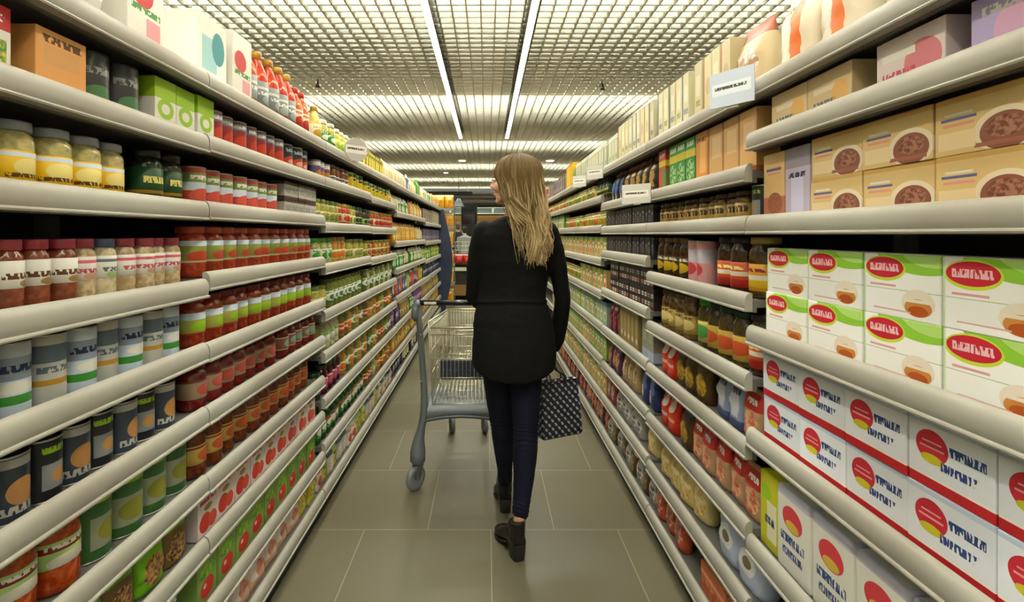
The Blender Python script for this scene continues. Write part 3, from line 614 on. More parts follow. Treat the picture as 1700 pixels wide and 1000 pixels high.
X('babyb', 'baby_cereal_box', 'box', 'pale blue-green cereal box', .085, .06, .155, '9dbba0', [('e', 0, .40, .36, .22, 'f0eee0'), ('fe', 0, .36, .26, .15, 'c9b03a', '4f8a4a', 60), ('b', .82, 1, '7896a8'), ('r', -.38, .4, .16, .5, 'f0f0e8')])
X('yelbg', 'noodle_box', 'box', 'bright yellow tall box', .12, .08, .24, 'e3b416', [('r', .1, .5, .4, .5, 'efca3c'), ('b', .9, 1, 'd9a010')])
X('silvb', 'noodle_box', 'box', 'silver-green tall carton', .075, .08, .19, 'b9bda0', [('r', .05, .5, .5, .6, 'd0d4ba'), ('b', .86, 1, 'dfe0d2'), ('e', .1, .3, .2, .1, '8fa070')])
G('leafb', 'herb_bag', 'bag', 'leaf-green bag', .11, .07, .22, '5f9a3a', [('fe', 0, .45, .38, .3, '9cc46a', '3a7a2a', 60)])
B('ketch', 'ketchup_bottle', 'bottle', 'red ketchup bottle, white label', .035, .21, ('b0201a', 'c02a20'), 'e8e0d0', 'e0dcd0', [('e', 0, .32, .3, .1, 'red')], (.2, .46))

# ------------------------------------------------------------------ shapes
_proto = {}
def glass_mat(key, cont, cs, w, h):
    return label_mat(key + '_contents', cont[0], [], 'cyl', w, h, rough=0.12, spec=0.5, base2=cont[1], bscale=cs)
def bag_mesh(name, w, d, h, mat, seed, n=20, rows=14):
    rnd = random.Random(seed)
    off = Vector((rnd.random() * 50, rnd.random() * 50, 0))
    rings = []
    for i in range(rows + 1):
        v = i / rows
        if v < .12: f = 0.80 + 0.2 * math.sin(v / .12 * PI / 2)
        elif v < .55: f = 1.0
        else: f = max(0.05, 1.0 - ((v - .55) / .37) ** 1.7) if v < .92 else 0.05
        ww = w / 2 * (0.94 + 0.06 * math.sin(min(1, v / .15) * PI / 2)) * (1.0 if v < .9 else 1.0)
        dd = d / 2 * f
        ring = []
        for j in range(n):
            t = 2 * PI * j / n
            c, s = math.cos(t), math.sin(t)
            e = 0.62
            x = ww * math.copysign(abs(c) ** e, c); y = dd * math.copysign(abs(s) ** (e + .1), s)
            p = Vector((x, y, v * h))
            k = mnoise.noise(Vector((x * 38, y * 10, v * h * 38)) + off) * 0.0075 * min(1, f + .25)
            y += k * (1 if abs(s) > .3 else .2)
            ring.append((x, y, v * h + (0.004 * mnoise.noise(Vector((x * 60, 3, 1)) + off) if i == rows else 0)))
        rings.append(ring)
    me = MB().loft(rings).mesh(name, mat)
    return fix_normals(me)

def proto(key, detail):
    """[(part name, mesh)], the first is the thing's own mesh"""
    kk = (key, detail)
    if kk in _proto: return _proto[kk]
    D = DES[key]; w, d, h = D['w'], D['d'], D['h']; sh = D['shape']; r = w / 2
    seg = 22 if detail else 12
    nm = D['name']
    mats = D.get('_m')
    if mats is None:
        if sh in ('jar', 'bottle'):
            mats = [glass_mat(key, D['cont'], D['cs'], w, h), label_mat(key + '_label', D['base'], D['layers'], 'cyl', w, h), plain('lid_' + str(D['lid']), D['lid'], 0.35, 0.15)]
        elif sh == 'can':
            mats = [label_mat(key + '_print', D['base'], D['layers'], 'cyl', w, h, rough=0.3), plain('tin_' + str(D['end']), D['end'], 0.3, 0.9)]
        else:
            mats = [label_mat(key + '_print', D['base'], D['layers'], 'box', w, h, rough=0.38 if sh == 'bag' else 0.5, base2=D.get('base2') if sh == 'bag' else None)]
            if sh == 'box' and D.get('flap'): mats.append(plain('flap_' + str(D['flap']), D['flap'], 0.5))
        D['_m'] = mats
    out = []
    if sh == 'jar':
        lh = min(0.02, h * .14)
        body = [(r * .8, 0), (r * .97, .004), (r, .012), (r, h * .72), (r * .95, h * .80), (r * .80, h - lh - .004), (r * .80, h - lh + .002), (.001, h - lh + .002)]
        if detail: body.insert(0, (.001, .003))
        lid = [(r * .87, h - lh), (r * .89, h - lh + .002), (r * .89, h - .003), (r * .86, h), (r * .80, h + .0005), (r * .78, h - .0015), (.001, h - .0015)]
        v0, v1 = D['v']
        lab = [(r + .0002, h * v0), (r + .0009, h * v0 + .0005), (r + .0009, min(h * v1, h * .72)), (r + .0002, min(h * v1, h * .72) + .0005)]
        if detail:
            out = [(nm, MB().lathe(body, seg).mesh(nm, mats[0])), ('lid', MB().lathe(lid, seg).mesh('lid', mats[2])), ('label', MB().lathe(lab, seg).mesh('label', mats[1]))]
        else:
            m = MB().lathe(body, seg, 0).lathe(lid[1:4] + lid[-1:], seg, 2).lathe(lab, seg, 1)
            out = [(nm, m.mesh(nm, mats))]
    elif sh == 'bottle':
        body = [(r * .85, 0), (r, .008), (r, h * .56), (r * .92, h * .64), (r * .55, h * .80), (r * .42, h * .86), (r * .42, h * .93), (.001, h * .93)]
        cap = [(r * .44, h * .88), (r * .47, h * .885), (r * .47, h - .003), (r * .42, h), (.001, h)]
        v0, v1 = D['v']
        lab = [(r + .0002, h * v0), (r + .0009, h * v0 + .0005), (r + .0009, h * v1), (r + .0002, h * v1 + .0005)]
        if detail:
            out = [(nm, MB().lathe([(.001, .003)] + body, seg).mesh(nm, mats[0])), ('cap', MB().lathe(cap, seg).mesh('cap', mats[2])), ('label', MB().lathe(lab, seg).mesh('label', mats[1]))]
        else:
            out = [(nm, MB().lathe(body, seg, 0).lathe(cap[1:], seg, 2).lathe(lab, seg, 1).mesh(nm, mats))]
    elif sh == 'can':
        body = [(r * .97, .003), (r * .985, .005), (r * .985, h - .005), (r * .97, h - .003)]
        rim = [(r * .97, h - .0045), (r, h - .004), (r, h - .001), (r * .98, h), (r * .93, h - .0005), (r * .92, h - .004), (.001, h - .004)]
        foot = [(.001, .001), (r * .98, 0), (r, .001), (r, .004), (r * .97, .0045)]
        if detail:
            out = [(nm, MB().lathe(body, seg).mesh(nm, mats[0])), ('can_end', MB().lathe(rim, seg).mesh('can_end', mats[1])), ('can_base', MB().lathe(foot, seg).mesh('can_base', mats[1]))]
        else:
            out = [(nm, MB().lathe(body, seg, 0).lathe(rim[1:4] + rim[-1:], seg, 1).lathe(foot, seg, 1).mesh(nm, mats))]
    elif sh == 'box':
        soft = nm.endswith('_bag')
        m = MB().box(-w / 2, w / 2, -d / 2, d / 2, 0, h).mesh(nm, mats[0])
        out = [(nm, fix_normals(m, .009 if soft else min(.0016, d * .03), 3 if soft else (2 if detail else 1)))]
        if soft:
            for pf in out[0][1].polygons: pf.use_smooth = True
            tf = MB().loft([[(-w * .42, -.004, h - .002), (w * .42, -.004, h - .002), (w * .42, .004, h - .002), (-w * .42, .004, h - .002)], [(-w * .42, -.012, h + .012), (w * .42, -.012, h + .012), (w * .42, -.008, h + .014), (-w * .42, -.008, h + .014)]], smooth=False)
            out.append(('folded_top', fix_normals(tf.mesh('folded_top', mats[0]))))
        if detail and D.get('flap'):
            f = MB().box(-w / 2 + .002, w / 2 - .002, -d / 2 + .003, d / 2 - .003, h, h + .0008)
            f.box(-w / 2 + .012, w / 2 - .012, -d / 2 + .0035, -d / 2 + .022, h + .0008, h + .0014)
            out.append(('top_flap', f.mesh('top_flap', mats[1])))
    else:
        out = [(nm, bag_mesh(nm, w, d, h, mats[0], hash(key) % 997 if False else sum(map(ord, key)), 20 if detail else 14, 14 if detail else 9))]
    _proto[kk] = out
    return out

# ------------------------------------------------------------------ stocking the shelves
SHW = ['top shelf'] + [w + ' shelf down' for w in ('second', 'third', 'fourth', 'fifth', 'sixth', 'seventh', 'eighth', 'ninth')]
TALLY = {}
def put(side, bay, lev, runs):
    """runs: (design or designs a+b, from, to, layers, gap) in fractions of the bay, near end first"""
    bays, zs = (LB, LZ) if side == 'left' else (RB, RZ)
    a, b = bays[bay]; L = b - a
    lv = zs[bay]; z0 = lv[lev] + 0.0345
    avail = (lv[lev - 1] - 0.004 - z0) if lev else 9
    last = lev == len(lv) - 1
    shelf_words = 'bottom shelf' if last else SHW[lev]
    rz = PI / 2 if side == 'left' else -PI / 2
    plan = []
    y_end = 0
    for run in runs:
        keys = run[0].split('+'); f0, f1 = run[1], run[2]
        layers = run[3] if len(run) > 3 else 1
        gap = run[4] if len(run) > 4 else 0.004
        y = max(a + L * f0 + 0.004, y_end)
        i = 0
        while True:
            k = keys[i % len(keys)] if len(keys) <= 2 else random.choice(keys)
            D = DES[k]
            if y + D['w'] > a + L * f1 + 0.012 or y + D['w'] > b: break
            plan.append((k, y + D['w'] / 2, layers)); y += D['w'] + gap; i += 1; y_end = y
    plan.sort(key=lambda p: p[1])
    count = {}
    tot = {}
    plan = [q for q in plan if q[1] + DES[q[0]]['w'] / 2 >= (0.60 if side == 'left' else 0.54)]
    for k, y, n in plan: tot[DES[k]['desc']] = tot.get(DES[k]['desc'], 0) + 1
    for k, y, layers in plan:
        D = DES[k]
        if y + D['w'] / 2 < (0.60 if side == 'left' else 0.54): 
            continue
        sz = min(1.0, (avail - 0.002) / (D['h'] * layers)) if avail < 5 else 1.0
        detail = y < 4.4
        pr = proto(k, detail)
        count[D['desc']] = count.get(D['desc'], 0) + 1
        for lay in range(layers):
            pre = '' if layers == 1 else ('lower ', 'upper ', 'topmost ')[lay]
            o_w = '' if tot[D['desc']] == 1 else (', %s from far end' % ORD[tot[D['desc']] + 1 - count[D['desc']]] if bay == 0 else ', %s from near end' % ORD[count[D['desc']]])
            lab = '%s%s%s, %s, %s %s bay' % (pre, D['desc'].replace(',', ''), o_w, shelf_words, BAYW[bay], side)
            inset = 0.012 + D['d'] / 2 + random.uniform(0, 0.005 if D['shape'] == 'box' else 0.012)
            xx = LX - inset if side == 'left' else RX + inset
            yaw = random.uniform(-1, 1) * (0.01 if D['shape'] == 'box' else (0.09 if D['shape'] == 'bag' else 0.35))
            o = link(D['name'], pr[0][1], None, (xx, y, z0 + lay * D['h'] * sz * 1.001), rz + yaw)
            if sz < 1: o.scale = (1, 1, sz)
            if len(lab.split()) > 16: print('LONG', lab)
            tag(o, lab, D['cat'], '%s on the %s of the %s %s bay' % (D['name'].replace('_', ' ') + 's', shelf_words, BAYW[bay], side))
            for pn, me in pr[1:]:
                link(pn, me, o)
            TALLY[D['name']] = TALLY.get(D['name'], 0) + 1

def stock(side, bay, table):
    for lev, runs in enumerate(table):
        put(side, bay, lev, runs)
stock('left', 0, [
    [('wbag+rwbox+grbag+wbag', .22, .72), ('rwbox', .72, .86), ('tealbox', .86, 1)],
    [('spk', .2, .48), ('obox', .49, .615), ('dtin', .62, .81), ('limec', .815, 1)],
    [('must', .15, .80), ('dgjar', .81, 1)],
    [('spr+spb+spr+spk2', .15, 1)],
    [('wcan+wcan2', .15, 1)],
    [('sltin+sltin2', .15, 1)],
    [('redj', .15, .62), ('gcan', .62, 1)],
    [('lbag+brbag', .15, 1)],
    [('blbag', .15, 1)],
    [('pkbag', .15, 1)]])
stock('left', 1, [
    [('tealbox', 0, .19), ('rwbox', .19, .33), ('obot', .33, .77), ('sbot', .77, .93), ('ybot', .93, 1)],
    [('limec', 0, .09), ('rtin', .09, .66), ('ntin', .66, 1)],
    [('rgcan', 0, .58), ('wcart', .6, 1, 2, .002)],
    [('tomj', 0, 1, 1, .002)], [('tomj2', 0, 1, 1, .002)],
    [('dotj2', 0, .6, 1, .002), ('dotj', .6, 1, 1, .002)],
    [('brownj', 0, 1, 1, .002)], [('redpk', 0, 1)], [('grpk', 0, 1)],
    [('pkbag', 0, .78), ('ybag', .78, 1)]])
stock('left', 2, [
    [('ybot', 0, .12), ('pick', .12, .33), ('pick2', .33, .90), ('ycart', .90, 1)],
    [('putin', 0, .27), ('brj', .27, .62), ('ytin+gtin', .62, 1)],
    [('oliv', 0, .38), ('pepj', .38, .62), ('oliv', .62, .78), ('olivd', .78, 1)],
    [('grnlid', 0, .26), ('orgj', .26, .55), ('oliv', .55, 1)],
    [('oliv', 0, .2), ('gwj', .2, 1)],
    [('redlab', 0, .14), ('whj', .14, .42), ('redlab', .42, .6), ('orgj+gwj', .6, 1)],
    [('olivd', 0, .1), ('wine', .1, .46), ('orgj+gwj', .46, 1)],
    [('gbot', 0, 1)],
    [('wpk+gpk+ypk+wpk', 0, 1)]])
stock('left', 3, [
    [('ycart', 0, .62), ('crbag', .62, 1)],
    [('ytin+gtin', 0, .85), ('oliv', .85, 1)],
    [('olivd', 0, .2), ('pepj', .2, 1)],
    [('oliv+pepj', 0, 1)],
    [('gwj+whj', 0, 1)],
    [('redlab+oliv+orgj', 0, 1)],
    [('orgj+gwj+redlab', 0, 1)],
    [('redlab', 0, .25), ('whj', .25, .4), ('orgj+redlab', .4, 1)],
    [('gpk+wpk+ypk+gpk', 0, 1)]])
stock('left', 4, [
    [('crbag', 0, .8), ('bubag', .8, .92)], [('crbag', 0, .35), ('grbag', .35, 1)], [('orbag', 0, 1)], [('grbag', 0, .7), ('crbag', .7, 1)],
    [('pubag+bubag+rdbag+pubag', 0, .8), ('ylbag', .8, 1)], [('pubag+nvbag', 0, .5), ('tnbag', .5, 1)], [('orbag+tnbag', 0, 1)], [('nvbag', 0, .6), ('crbag', .6, 1)]])
stock('left', 5, [
    [('crbag', 0, .5), ('leafb', .5, .8)], [('orbag+crbag', 0, 1)], [('orbag', 0, .5), ('crbag', .5, 1)], [('grbag+crbag', 0, 1)],
    [('rdbag+pubag+bubag', 0, .7), ('ylbag', .7, 1)], [('grbag', 0, .3), ('pubag', .3, 1)], [('tnbag+orbag', 0, 1)], [('nvbag+crbag', 0, 1)]])
stock('left', 6, [
    [('crbag+grbag', 0, 1)], [('gybox', 0, 1)], [('plbox', 0, 1)], [('grbag+ylbag', 0, 1)], [('nvbag', 0, 1)], [('tnbag', 0, 1)], [('tnbag+orbag', 0, 1)], [('crbag', 0, 1)]])
stock('left', 7, [
    [('grbag+orbag', 0, 1)], [('gybox+crmbx', 0, 1)], [('plbox', 0, 1)], [('grbag+ylbag', 0, 1)], [('nvbag', 0, 1)], [('tnbag', 0, 1)], [('tnbag+orbag', 0, 1)], [('crbag', 0, 1)]])

stock('right', 0, [
    [('brntop', .05, .6), ('orstr', .6, 1)],
    [('tabx', 0, .2), ('lacb', .2, .37), ('pnkb', .37, .60), ('beib', .60, 1)],
    [('cake', .04, .76, 2), ('lilb', .74, .86), ('cakt', .86, 1)],
    [('teab', 0, 1, 2)],
    [('sugb', .11, 1, 2, .003)],
    [('flour', 0, .90), ('lemfl', .90, 1)],
    [('wsug', 0, .7), ('gsug', .7, .87), ('blksug', .87, 1)],
    [('salm', 0, 1)]])
stock('right', 1, [
    [('brntop', 0, .18), ('crmtn+crmbx', .18, .55), ('crmnv+crmbx', .55, 1)],
    [('tanbx', 0, .36), ('ornbx', .36, .48), ('grnbx', .48, .82), ('redgr', .82, 1)],
    [('sltin2', 0, .1), ('goldj', .1, 1)],
    [('cofyl', 0, .12), ('cofr', .12, .42), ('pnktin', .42, .6), ('cofy', .6, 1)],
    [('cofr', 0, .1), ('cofdg', .1, .4), ('cofgn', .4, .57), ('cofg', .57, 1)],
    [('rtbag', 0, .1), ('bwbag', .1, .38), ('ybrbag', .38, .72), ('redbag', .72, 1)],
    [('rtbag', 0, .55), ('ybrbag', .55, .72), ('redbag', .72, 1)],
    [('wblue', 0, .42), ('yepas', .42, 1)],
    [('salm', 0, .62), ('rdpk', .62, 1)]])
stock('right', 2, [
    [('crmbx+crmnv+crmtn', 0, .7), ('silvb', .7, 1)],
    [('dkcof', 0, .6), ('blcof', .6, 1)],
    [('nvpk+nvpk2', 0, 1, 1, .002)], [('nvpk+nvpk2', 0, 1, 1, .002)],
    [('caps', 0, 1, 2)],
    [('grybx', 0, .25), ('oakbx', .25, .66), ('burg', .66, 1)],
    [('navbag', 0, .3), ('mixt', .3, .66), ('mixp', .66, 1)],
    [('yepas', 0, .22), ('whpk', .22, .8), ('rdgr', .8, 1)],
    [('whpk+brpk', 0, 1)]])
stock('right', 3, [
    [('silvb', 0, 1)], [('dgjar', 0, .45), ('babyy+babyg', .45, 1)], [('babyy+babyo+babyg', 0, 1)], [('babyc+babyr', 0, 1)], [('babyr+babyc', 0, 1)],
    [('babyb', 0, .3), ('babyc+babyb', .3, 1)], [('babyc', 0, .5), ('babyc+babyr', .5, 1)], [('babyr+babyc', 0, 1)], [('rdpk+mixp', 0, 1)]])
stock('right', 4, [
    [('silvb', 0, .3), ('leafb', .3, .42), ('yelbg', .42, .84), ('gybox', .84, 1)], [('babyy+babyg', 0, 1)], [('babyg+babyy+babyo', 0, 1)], [('babyr+babyc', 0, 1)], [('babyo+babyg', 0, 1)],
    [('babyc+babyb', 0, 1)], [('babyc', 0, 1)], [('babyc+babyr', 0, 1)], [('rdpk+mixp', 0, 1)]])
stock('right', 5, [
    [('gybox+plbox', 0, 1)], [('babyo+babyy', 0, 1)], [('babyc+babyb', 0, 1)], [('babyr+babyc', 0, 1)], [('babyo+babyg', 0, 1)],
    [('babyc+babyb', 0, 1)], [('babyc', 0, 1)], [('babyr', 0, 1)], [('rdpk+ylbag', 0, 1)]])
stock('right', 6, [[('gybox', 0, .4), ('ketch', .4, 1)], [('babyo+babyy', 0, 1)], [('babyc+babyr', 0, 1)], [('babyr+babyb', 0, 1)]])
stock('right', 7, [[('gybox+ketch', 0, 1)], [('babyc+babyb', 0, 1)], [('babyc+babyr', 0, 1)]])
stock('right', 8, [[('gybox+crbag', 0, 1)], [('babyc+babyr', 0, 1)], [('babyb+babyr', 0, 1)]])

# ------------------------------------------------------------------ signs clipped to the rails
def sign_mat(name, base, strip, w, h, z0):
    x = NT(name)
    sp = x.n('ShaderNodeSeparateXYZ'); x.put(sp.inputs[0], x.obj())
    u = x.math('DIVIDE', sp.outputs[0], w); v = x.math('DIVIDE', x.math('SUBTRACT', sp.outputs[2], z0), h)
    c = col(base)
    m = x.math('MULTIPLY', x.math('COMPARE', u, 0.0, .44), x.math('COMPARE', v, .5, .17))
    c = x.mix(m, c, col(strip))
    cb = x.n('ShaderNodeCombineXYZ'); x.put(cb.inputs[0], x.math('MULTIPLY', u, 30.0)); x.put(cb.inputs[1], x.math('MULTIPLY', v, 12.0))
    g = x.math('GREATER_THAN', x.noise(cb.outputs[0], 1.0, 1.0), 0.42)
    m = x.math('MULTIPLY', x.math('MULTIPLY', x.math('COMPARE', u, -.02, .36), x.math('COMPARE', v, .53, .045)), g)
    c = x.mix(m, c, col('4a4a48'))
    x.t.links.new(c, x.b.inputs['Base Color']); x.b.inputs['Roughness'].default_value = .4
    return x.m
m_clip = plain('clip_white', 'd9d7cf', 0.4)
def sign(side, y, z, w, h, label, rot=0.0, disc=False, base='d6d3cb', strip='f1efe8'):
    X0 = LX if side == 'left' else RX
    out = 1 if side == 'left' else -1
    t = thing('shelf_sign', label, 'sign', (X0 + out * (0.034 + w / 2 * abs(math.sin(rot))), y, z), (PI / 2 if side == 'left' else -PI / 2) + rot, 'shelf signs')
    mt = sign_mat('sign_print_%d' % int(y * 100), base, strip, w, h, 0)
    if disc:
        n = 28
        rings = [[(w / 2 * math.cos(2 * PI * j / n), yy, h / 2 + h / 2 * math.sin(2 * PI * j / n)) for j in range(n)] for yy in (-.002, .002)]
        me = MB().loft(rings, smooth=False).mesh('sign_panel', mt)
    else:
        me = MB().box(-w / 2, w / 2, -.002, .002, 0, h).mesh('sign_panel', mt)
    link('sign_panel', fix_normals(me), t)
    link('clip', MB().box(-.016, .016, .003, .012, -.006, .03).mesh('clip', m_clip), t)
sign('left', 2.80, 1.808, .15, .13, 'round grey sign with a white text strip clipped below the pickle jars', -0.75, True, 'b9b6b0', 'e9e7de')
sign('right', 2.30, 1.543, .145, .088, 'white square sign with a line of small text in front of black coffee bags', 0.75)
sign('right', 3.22, 1.757, .125, .085, 'white sign on the top rail in front of silver-green cartons, nearer of two', 0.7)
sign('right', 3.76, 1.757, .125, .085, 'white sign on the top rail in front of silver-green cartons, farther of two', 0.7)
sign('right', 1.43, 1.768, .13, .10, 'pale blue-white sign on the top rail beside orange-striped wafer bags', 0.6, False, 'cdd6e6', 'e6ebf4')
# ================================================================== the shopping trolley
m_wire = plain('trolley_wire', 'd8d2b8', 0.3, 0.7)
m_plast = plain('trolley_grey', '6d747b', 0.45, 0.15, bump=(300, .04))
m_bar = plain('trolley_bar', '14161c', 0.18)
m_flap = plain('trolley_flap', '2b3a54', 0.4)
m_tyre = plain('trolley_tyre', '7a7c80', 0.6)
m_steel = plain('trolley_steel', 'a4a6a6', 0.3, 0.9)
CX = -0.135
cart = thing('shopping_trolley', 'grey wire shopping trolley with black handle bar pushed along the tiled aisle', 'trolley', (CX, 2.70, 0))
def cl(x, y, z): return (x, y, z)
HW = 0.232           # half width at the user's end
# handle bar and its end pieces
link('handle_bar', MB().tube([(-HW, -.015, 1.037), (HW, -.015, 1.037)], .0145, 14).mesh('handle_bar', m_bar), cart)
hl = MB().box(-HW + .035, -HW + .10, -.0305, -.02, 1.031, 1.045)
link('coin_label', hl.mesh('coin_label', plain('coin_white', 'd8d6cc', .5)), cart)
for s in (-1, 1):
    g = MB()
    g.ell((s * HW, -.012, 1.03), (.021, .03, .024), 12, 8)
    pts = [(s * (HW + .008), -.018, 1.028), (s * (HW + .013), -.024, 1.0), (s * (HW + .016), -.022, .965), (s * (HW + .014), -.008, .94)]
    g.tube(pts, [.019, .021, .019, .010], 10)
    link('handle_end', remeshed(g, 'handle_end', m_plast, .004, 3), cart)
# side posts of the rear frame: gently bowed, flaring into the caster foot
for s in (-1, 1):
    path = [(s * HW, .0, 1.02, .017, .022), (s * (HW - .004), .03, .90, .017, .024), (s * (HW - .012), .055, .75, .017, .026), (s * (HW - .020), .075, .60, .018, .028),
            (s * (HW - .024), .085, .47, .021, .032), (s * (HW - .020), .085, .40, .023, .034), (s * (HW - .006), .085, .335, .021, .031), (s * (HW + .008), .085, .27, .030, .038), (s * (HW + .014), .085, .205, .043, .048), (s * (HW + .014), .085, .155, .042, .048), (s * (HW + .014), .085, .142, .030, .036)]
    rings = []
    for (x, y, z, a, b) in path:
        rings.append([(x + a * math.cos(2 * PI * j / 16), y + b * math.sin(2 * PI * j / 16), z) for j in range(16)])
    post = MB().loft(rings)
    p = link('side_post', fix_normals(post.mesh('side_post', m_plast)), cart)
    sc = MB()
    for z in (.84, .56): sc.ell((s * (HW - .008), .03, z), (.006, .006, .006), 8, 6)
    # screws sit on the user's side of the post
    sc2 = MB()
    for z, yy in ((.86, .013), (.60, .047)): sc2.ell((s * (HW - .010), yy, z), (.006, .004, .006), 8, 6)
    link('screw', sc2.mesh('screw', m_steel), p)
# lower grey tray with its arched rear edge
rings = []
N = 16
for i in range(N + 1):
    t = i / N; x = -HW + .02 + (2 * HW - .04) * t
    arch = .055 * math.sin(PI * t) ** .7
    zt, zb = .455, .372 + arch * .55
    rings.append([(x, .062, zb), (x, .085, zb - .004), (x, .10, zb + .01), (x * .93, .42, .44), (x * .93, .42, .455), (x, .085, zt), (x, .066, zt - .01)])
link('lower_tray', fix_normals(MB().loft(rings).mesh('lower_tray', m_plast)), cart)
e = MB().tube([(-HW + .012 + (2 * HW - .024) * i / 24, .068, .372 + .0303 * math.sin(PI * i / 24) ** .7) for i in range(25)], .010, 8)
link('tray_edge', e.mesh('tray_edge', plain('tray_edge_dark', '4d555c', .4, .2)), cart)
# chassis rails to the front casters
FW = 0.115
for s in (-1, 1):
    c = MB().tube([(s * (HW - .02), .09, .40), (s * (HW - .05), .25, .36), (s * (FW + .05), .60, .27), (s * FW, .86, .20), (s * FW, .875, .17)], .012, 8)
    link('chassis_tube', c.mesh('chassis_tube', m_steel), cart)
link('chassis_crossbar', MB().bar((-FW, .86, .20), (FW, .86, .20), .011).mesh('chassis_crossbar', m_steel), cart)
# wire basket: tapering towards the front
RY, FY = .10, .93
def bw(y, z):       # half width of the basket
    t = (y - RY) / (FY - RY); k = (z - .44) / .48
    return (HW - .042) * (1 - t) + (HW - .085) * t - .025 * (1 - k)
def zt(y): return .915 - .05 * (y - RY) / (FY - RY)
def zb(y): return .462 + .10 * (y - RY) / (FY - RY)
W = MB()
r1, r2 = .0045, .0022
def ringat(k, rr):
    pts = []
    for (x, y) in ((-1, RY), (-1, FY), (1, FY), (1, RY)):
        z = zb(y) + (zt(y) - zb(y)) * k
        pts.append((x * bw(y, z), y, z))
    for a, b in zip(pts, pts[1:]): W.bar(a, b, rr, 6)
    return pts
top = ringat(1.0, r1); ringat(.93, r1 * .8); ringat(.62, r2 * 1.4); ringat(.35, r2 * 1.4); ringat(0, r1)
for s in (-1, 1):
    for i in range(20):
        y = RY + (FY - RY) * i / 19
        W.bar((s * bw(y, zb(y)), y, zb(y)), (s * bw(y, zt(y)), y, zt(y)), r2, 5)
for i in range(15):
    t = -1 + 2 * i / 14
    W.bar((t * bw(FY, zb(FY)), FY, zb(FY)), (t * bw(FY, zt(FY)), FY, zt(FY)), r2, 5)
    W.bar((t * bw(RY, zb(RY)), RY, zb(RY)), (t * bw(FY, zb(FY)), FY, zb(FY)), r2, 5)
for i in range(11):
    y = RY + (FY - RY) * i / 10
    W.bar((-bw(y, zb(y)), y, zb(y)), (bw(y, zb(y)), y, zb(y)), r2 * 1.3, 5)
link('wire_basket', W.mesh('wire_basket', m_wire), cart)
# hinged rear gate
Gt = MB()
hw = bw(RY, .7) - .006
Gt.bar((-hw, RY - .012, .885), (hw, RY - .012, .885), .0055, 6).bar((-hw, RY - .012, .848), (hw, RY - .012, .848), .004, 6)
for i in range(17):
    x = -hw + 2 * hw * i / 16
    Gt.bar((x, RY - .012, .885), (x, RY + .03, .475), r2, 5)
for z in (.71, .60): 
    yy = RY - .012 + .042 * (.885 - z) / .41
    Gt.bar((-hw, yy, z), (hw, yy, z), r2 * 1.5, 6)
link('rear_gate', Gt.mesh('rear_gate', m_wire), cart)
# fold-down child seat with its blue flap
S = MB()
sw = hw - .03
for z, y in ((.83, .30), (.735, .30), (.70, .25), (.655, .18)):
    S.bar((-sw, y, z), (sw, y, z), .004, 6)
for i in range(9):
    x = -sw + 2 * sw * i / 8
    S.bar((x, .30, .83), (x, .30, .655), r2, 5); S.bar((x, .30, .66), (x, .13, .64), r2, 5)
link('child_seat', S.mesh('child_seat', m_wire), cart)
link('seat_flap', fix_normals(MB().box(-.125, .15, .135, .145, .585, .695).mesh('seat_flap', m_flap), .006, 2), cart)
# casters
def caster(x, y, r, name='caster', yaw=0.0):
    c = link(name, None, cart, (x, y, 0), yaw)
    f = MB()
    for s in (-1, 1):
        f.loft([[(s * .018 - .003, -.02, .15), (s * .018 + .003, -.02, .15), (s * .018 + .003, .03, .15), (s * .018 - .003, .03, .15)],
                [(s * .018 - .003, -.035, r), (s * .018 + .003, -.035, r), (s * .018 + .003, -.008, r - .01), (s * .018 - .003, -.008, r - .01)]], smooth=False)
    f.box(-.022, .022, -.02, .03, .14, .152).bar((0, .004, .15), (0, .004, .175), .012)
    link('fork', fix_normals(f.mesh('fork', m_steel)), c)
    w = MB()
    prof = [(r * .55, -.012), (r * .94, -.014), (r, -.008), (r, .008), (r * .94, .014), (r * .55, .012), (r * .5, .009), (.001, .009)]
    seg = 24
    rings = [[(zz, -.02 + rr * math.cos(2 * PI * j / seg), r + rr * math.sin(2 * PI * j / seg)) for j in range(seg)] for rr, zz in [(.001, -.009), (r * .5, -.009)] + prof]
    w.loft(rings)
    link('wheel', fix_normals(w.mesh('wheel', m_tyre)), c)
    link('axle', MB().bar((-.024, -.02, r), (.024, -.02, r), .007, 10).mesh('axle', m_steel), c)
for s in (-1, 1):
    caster(s * (HW + .012), .085, .066, yaw=-.6)
    caster(s * FW, .885, .056, yaw=.25)

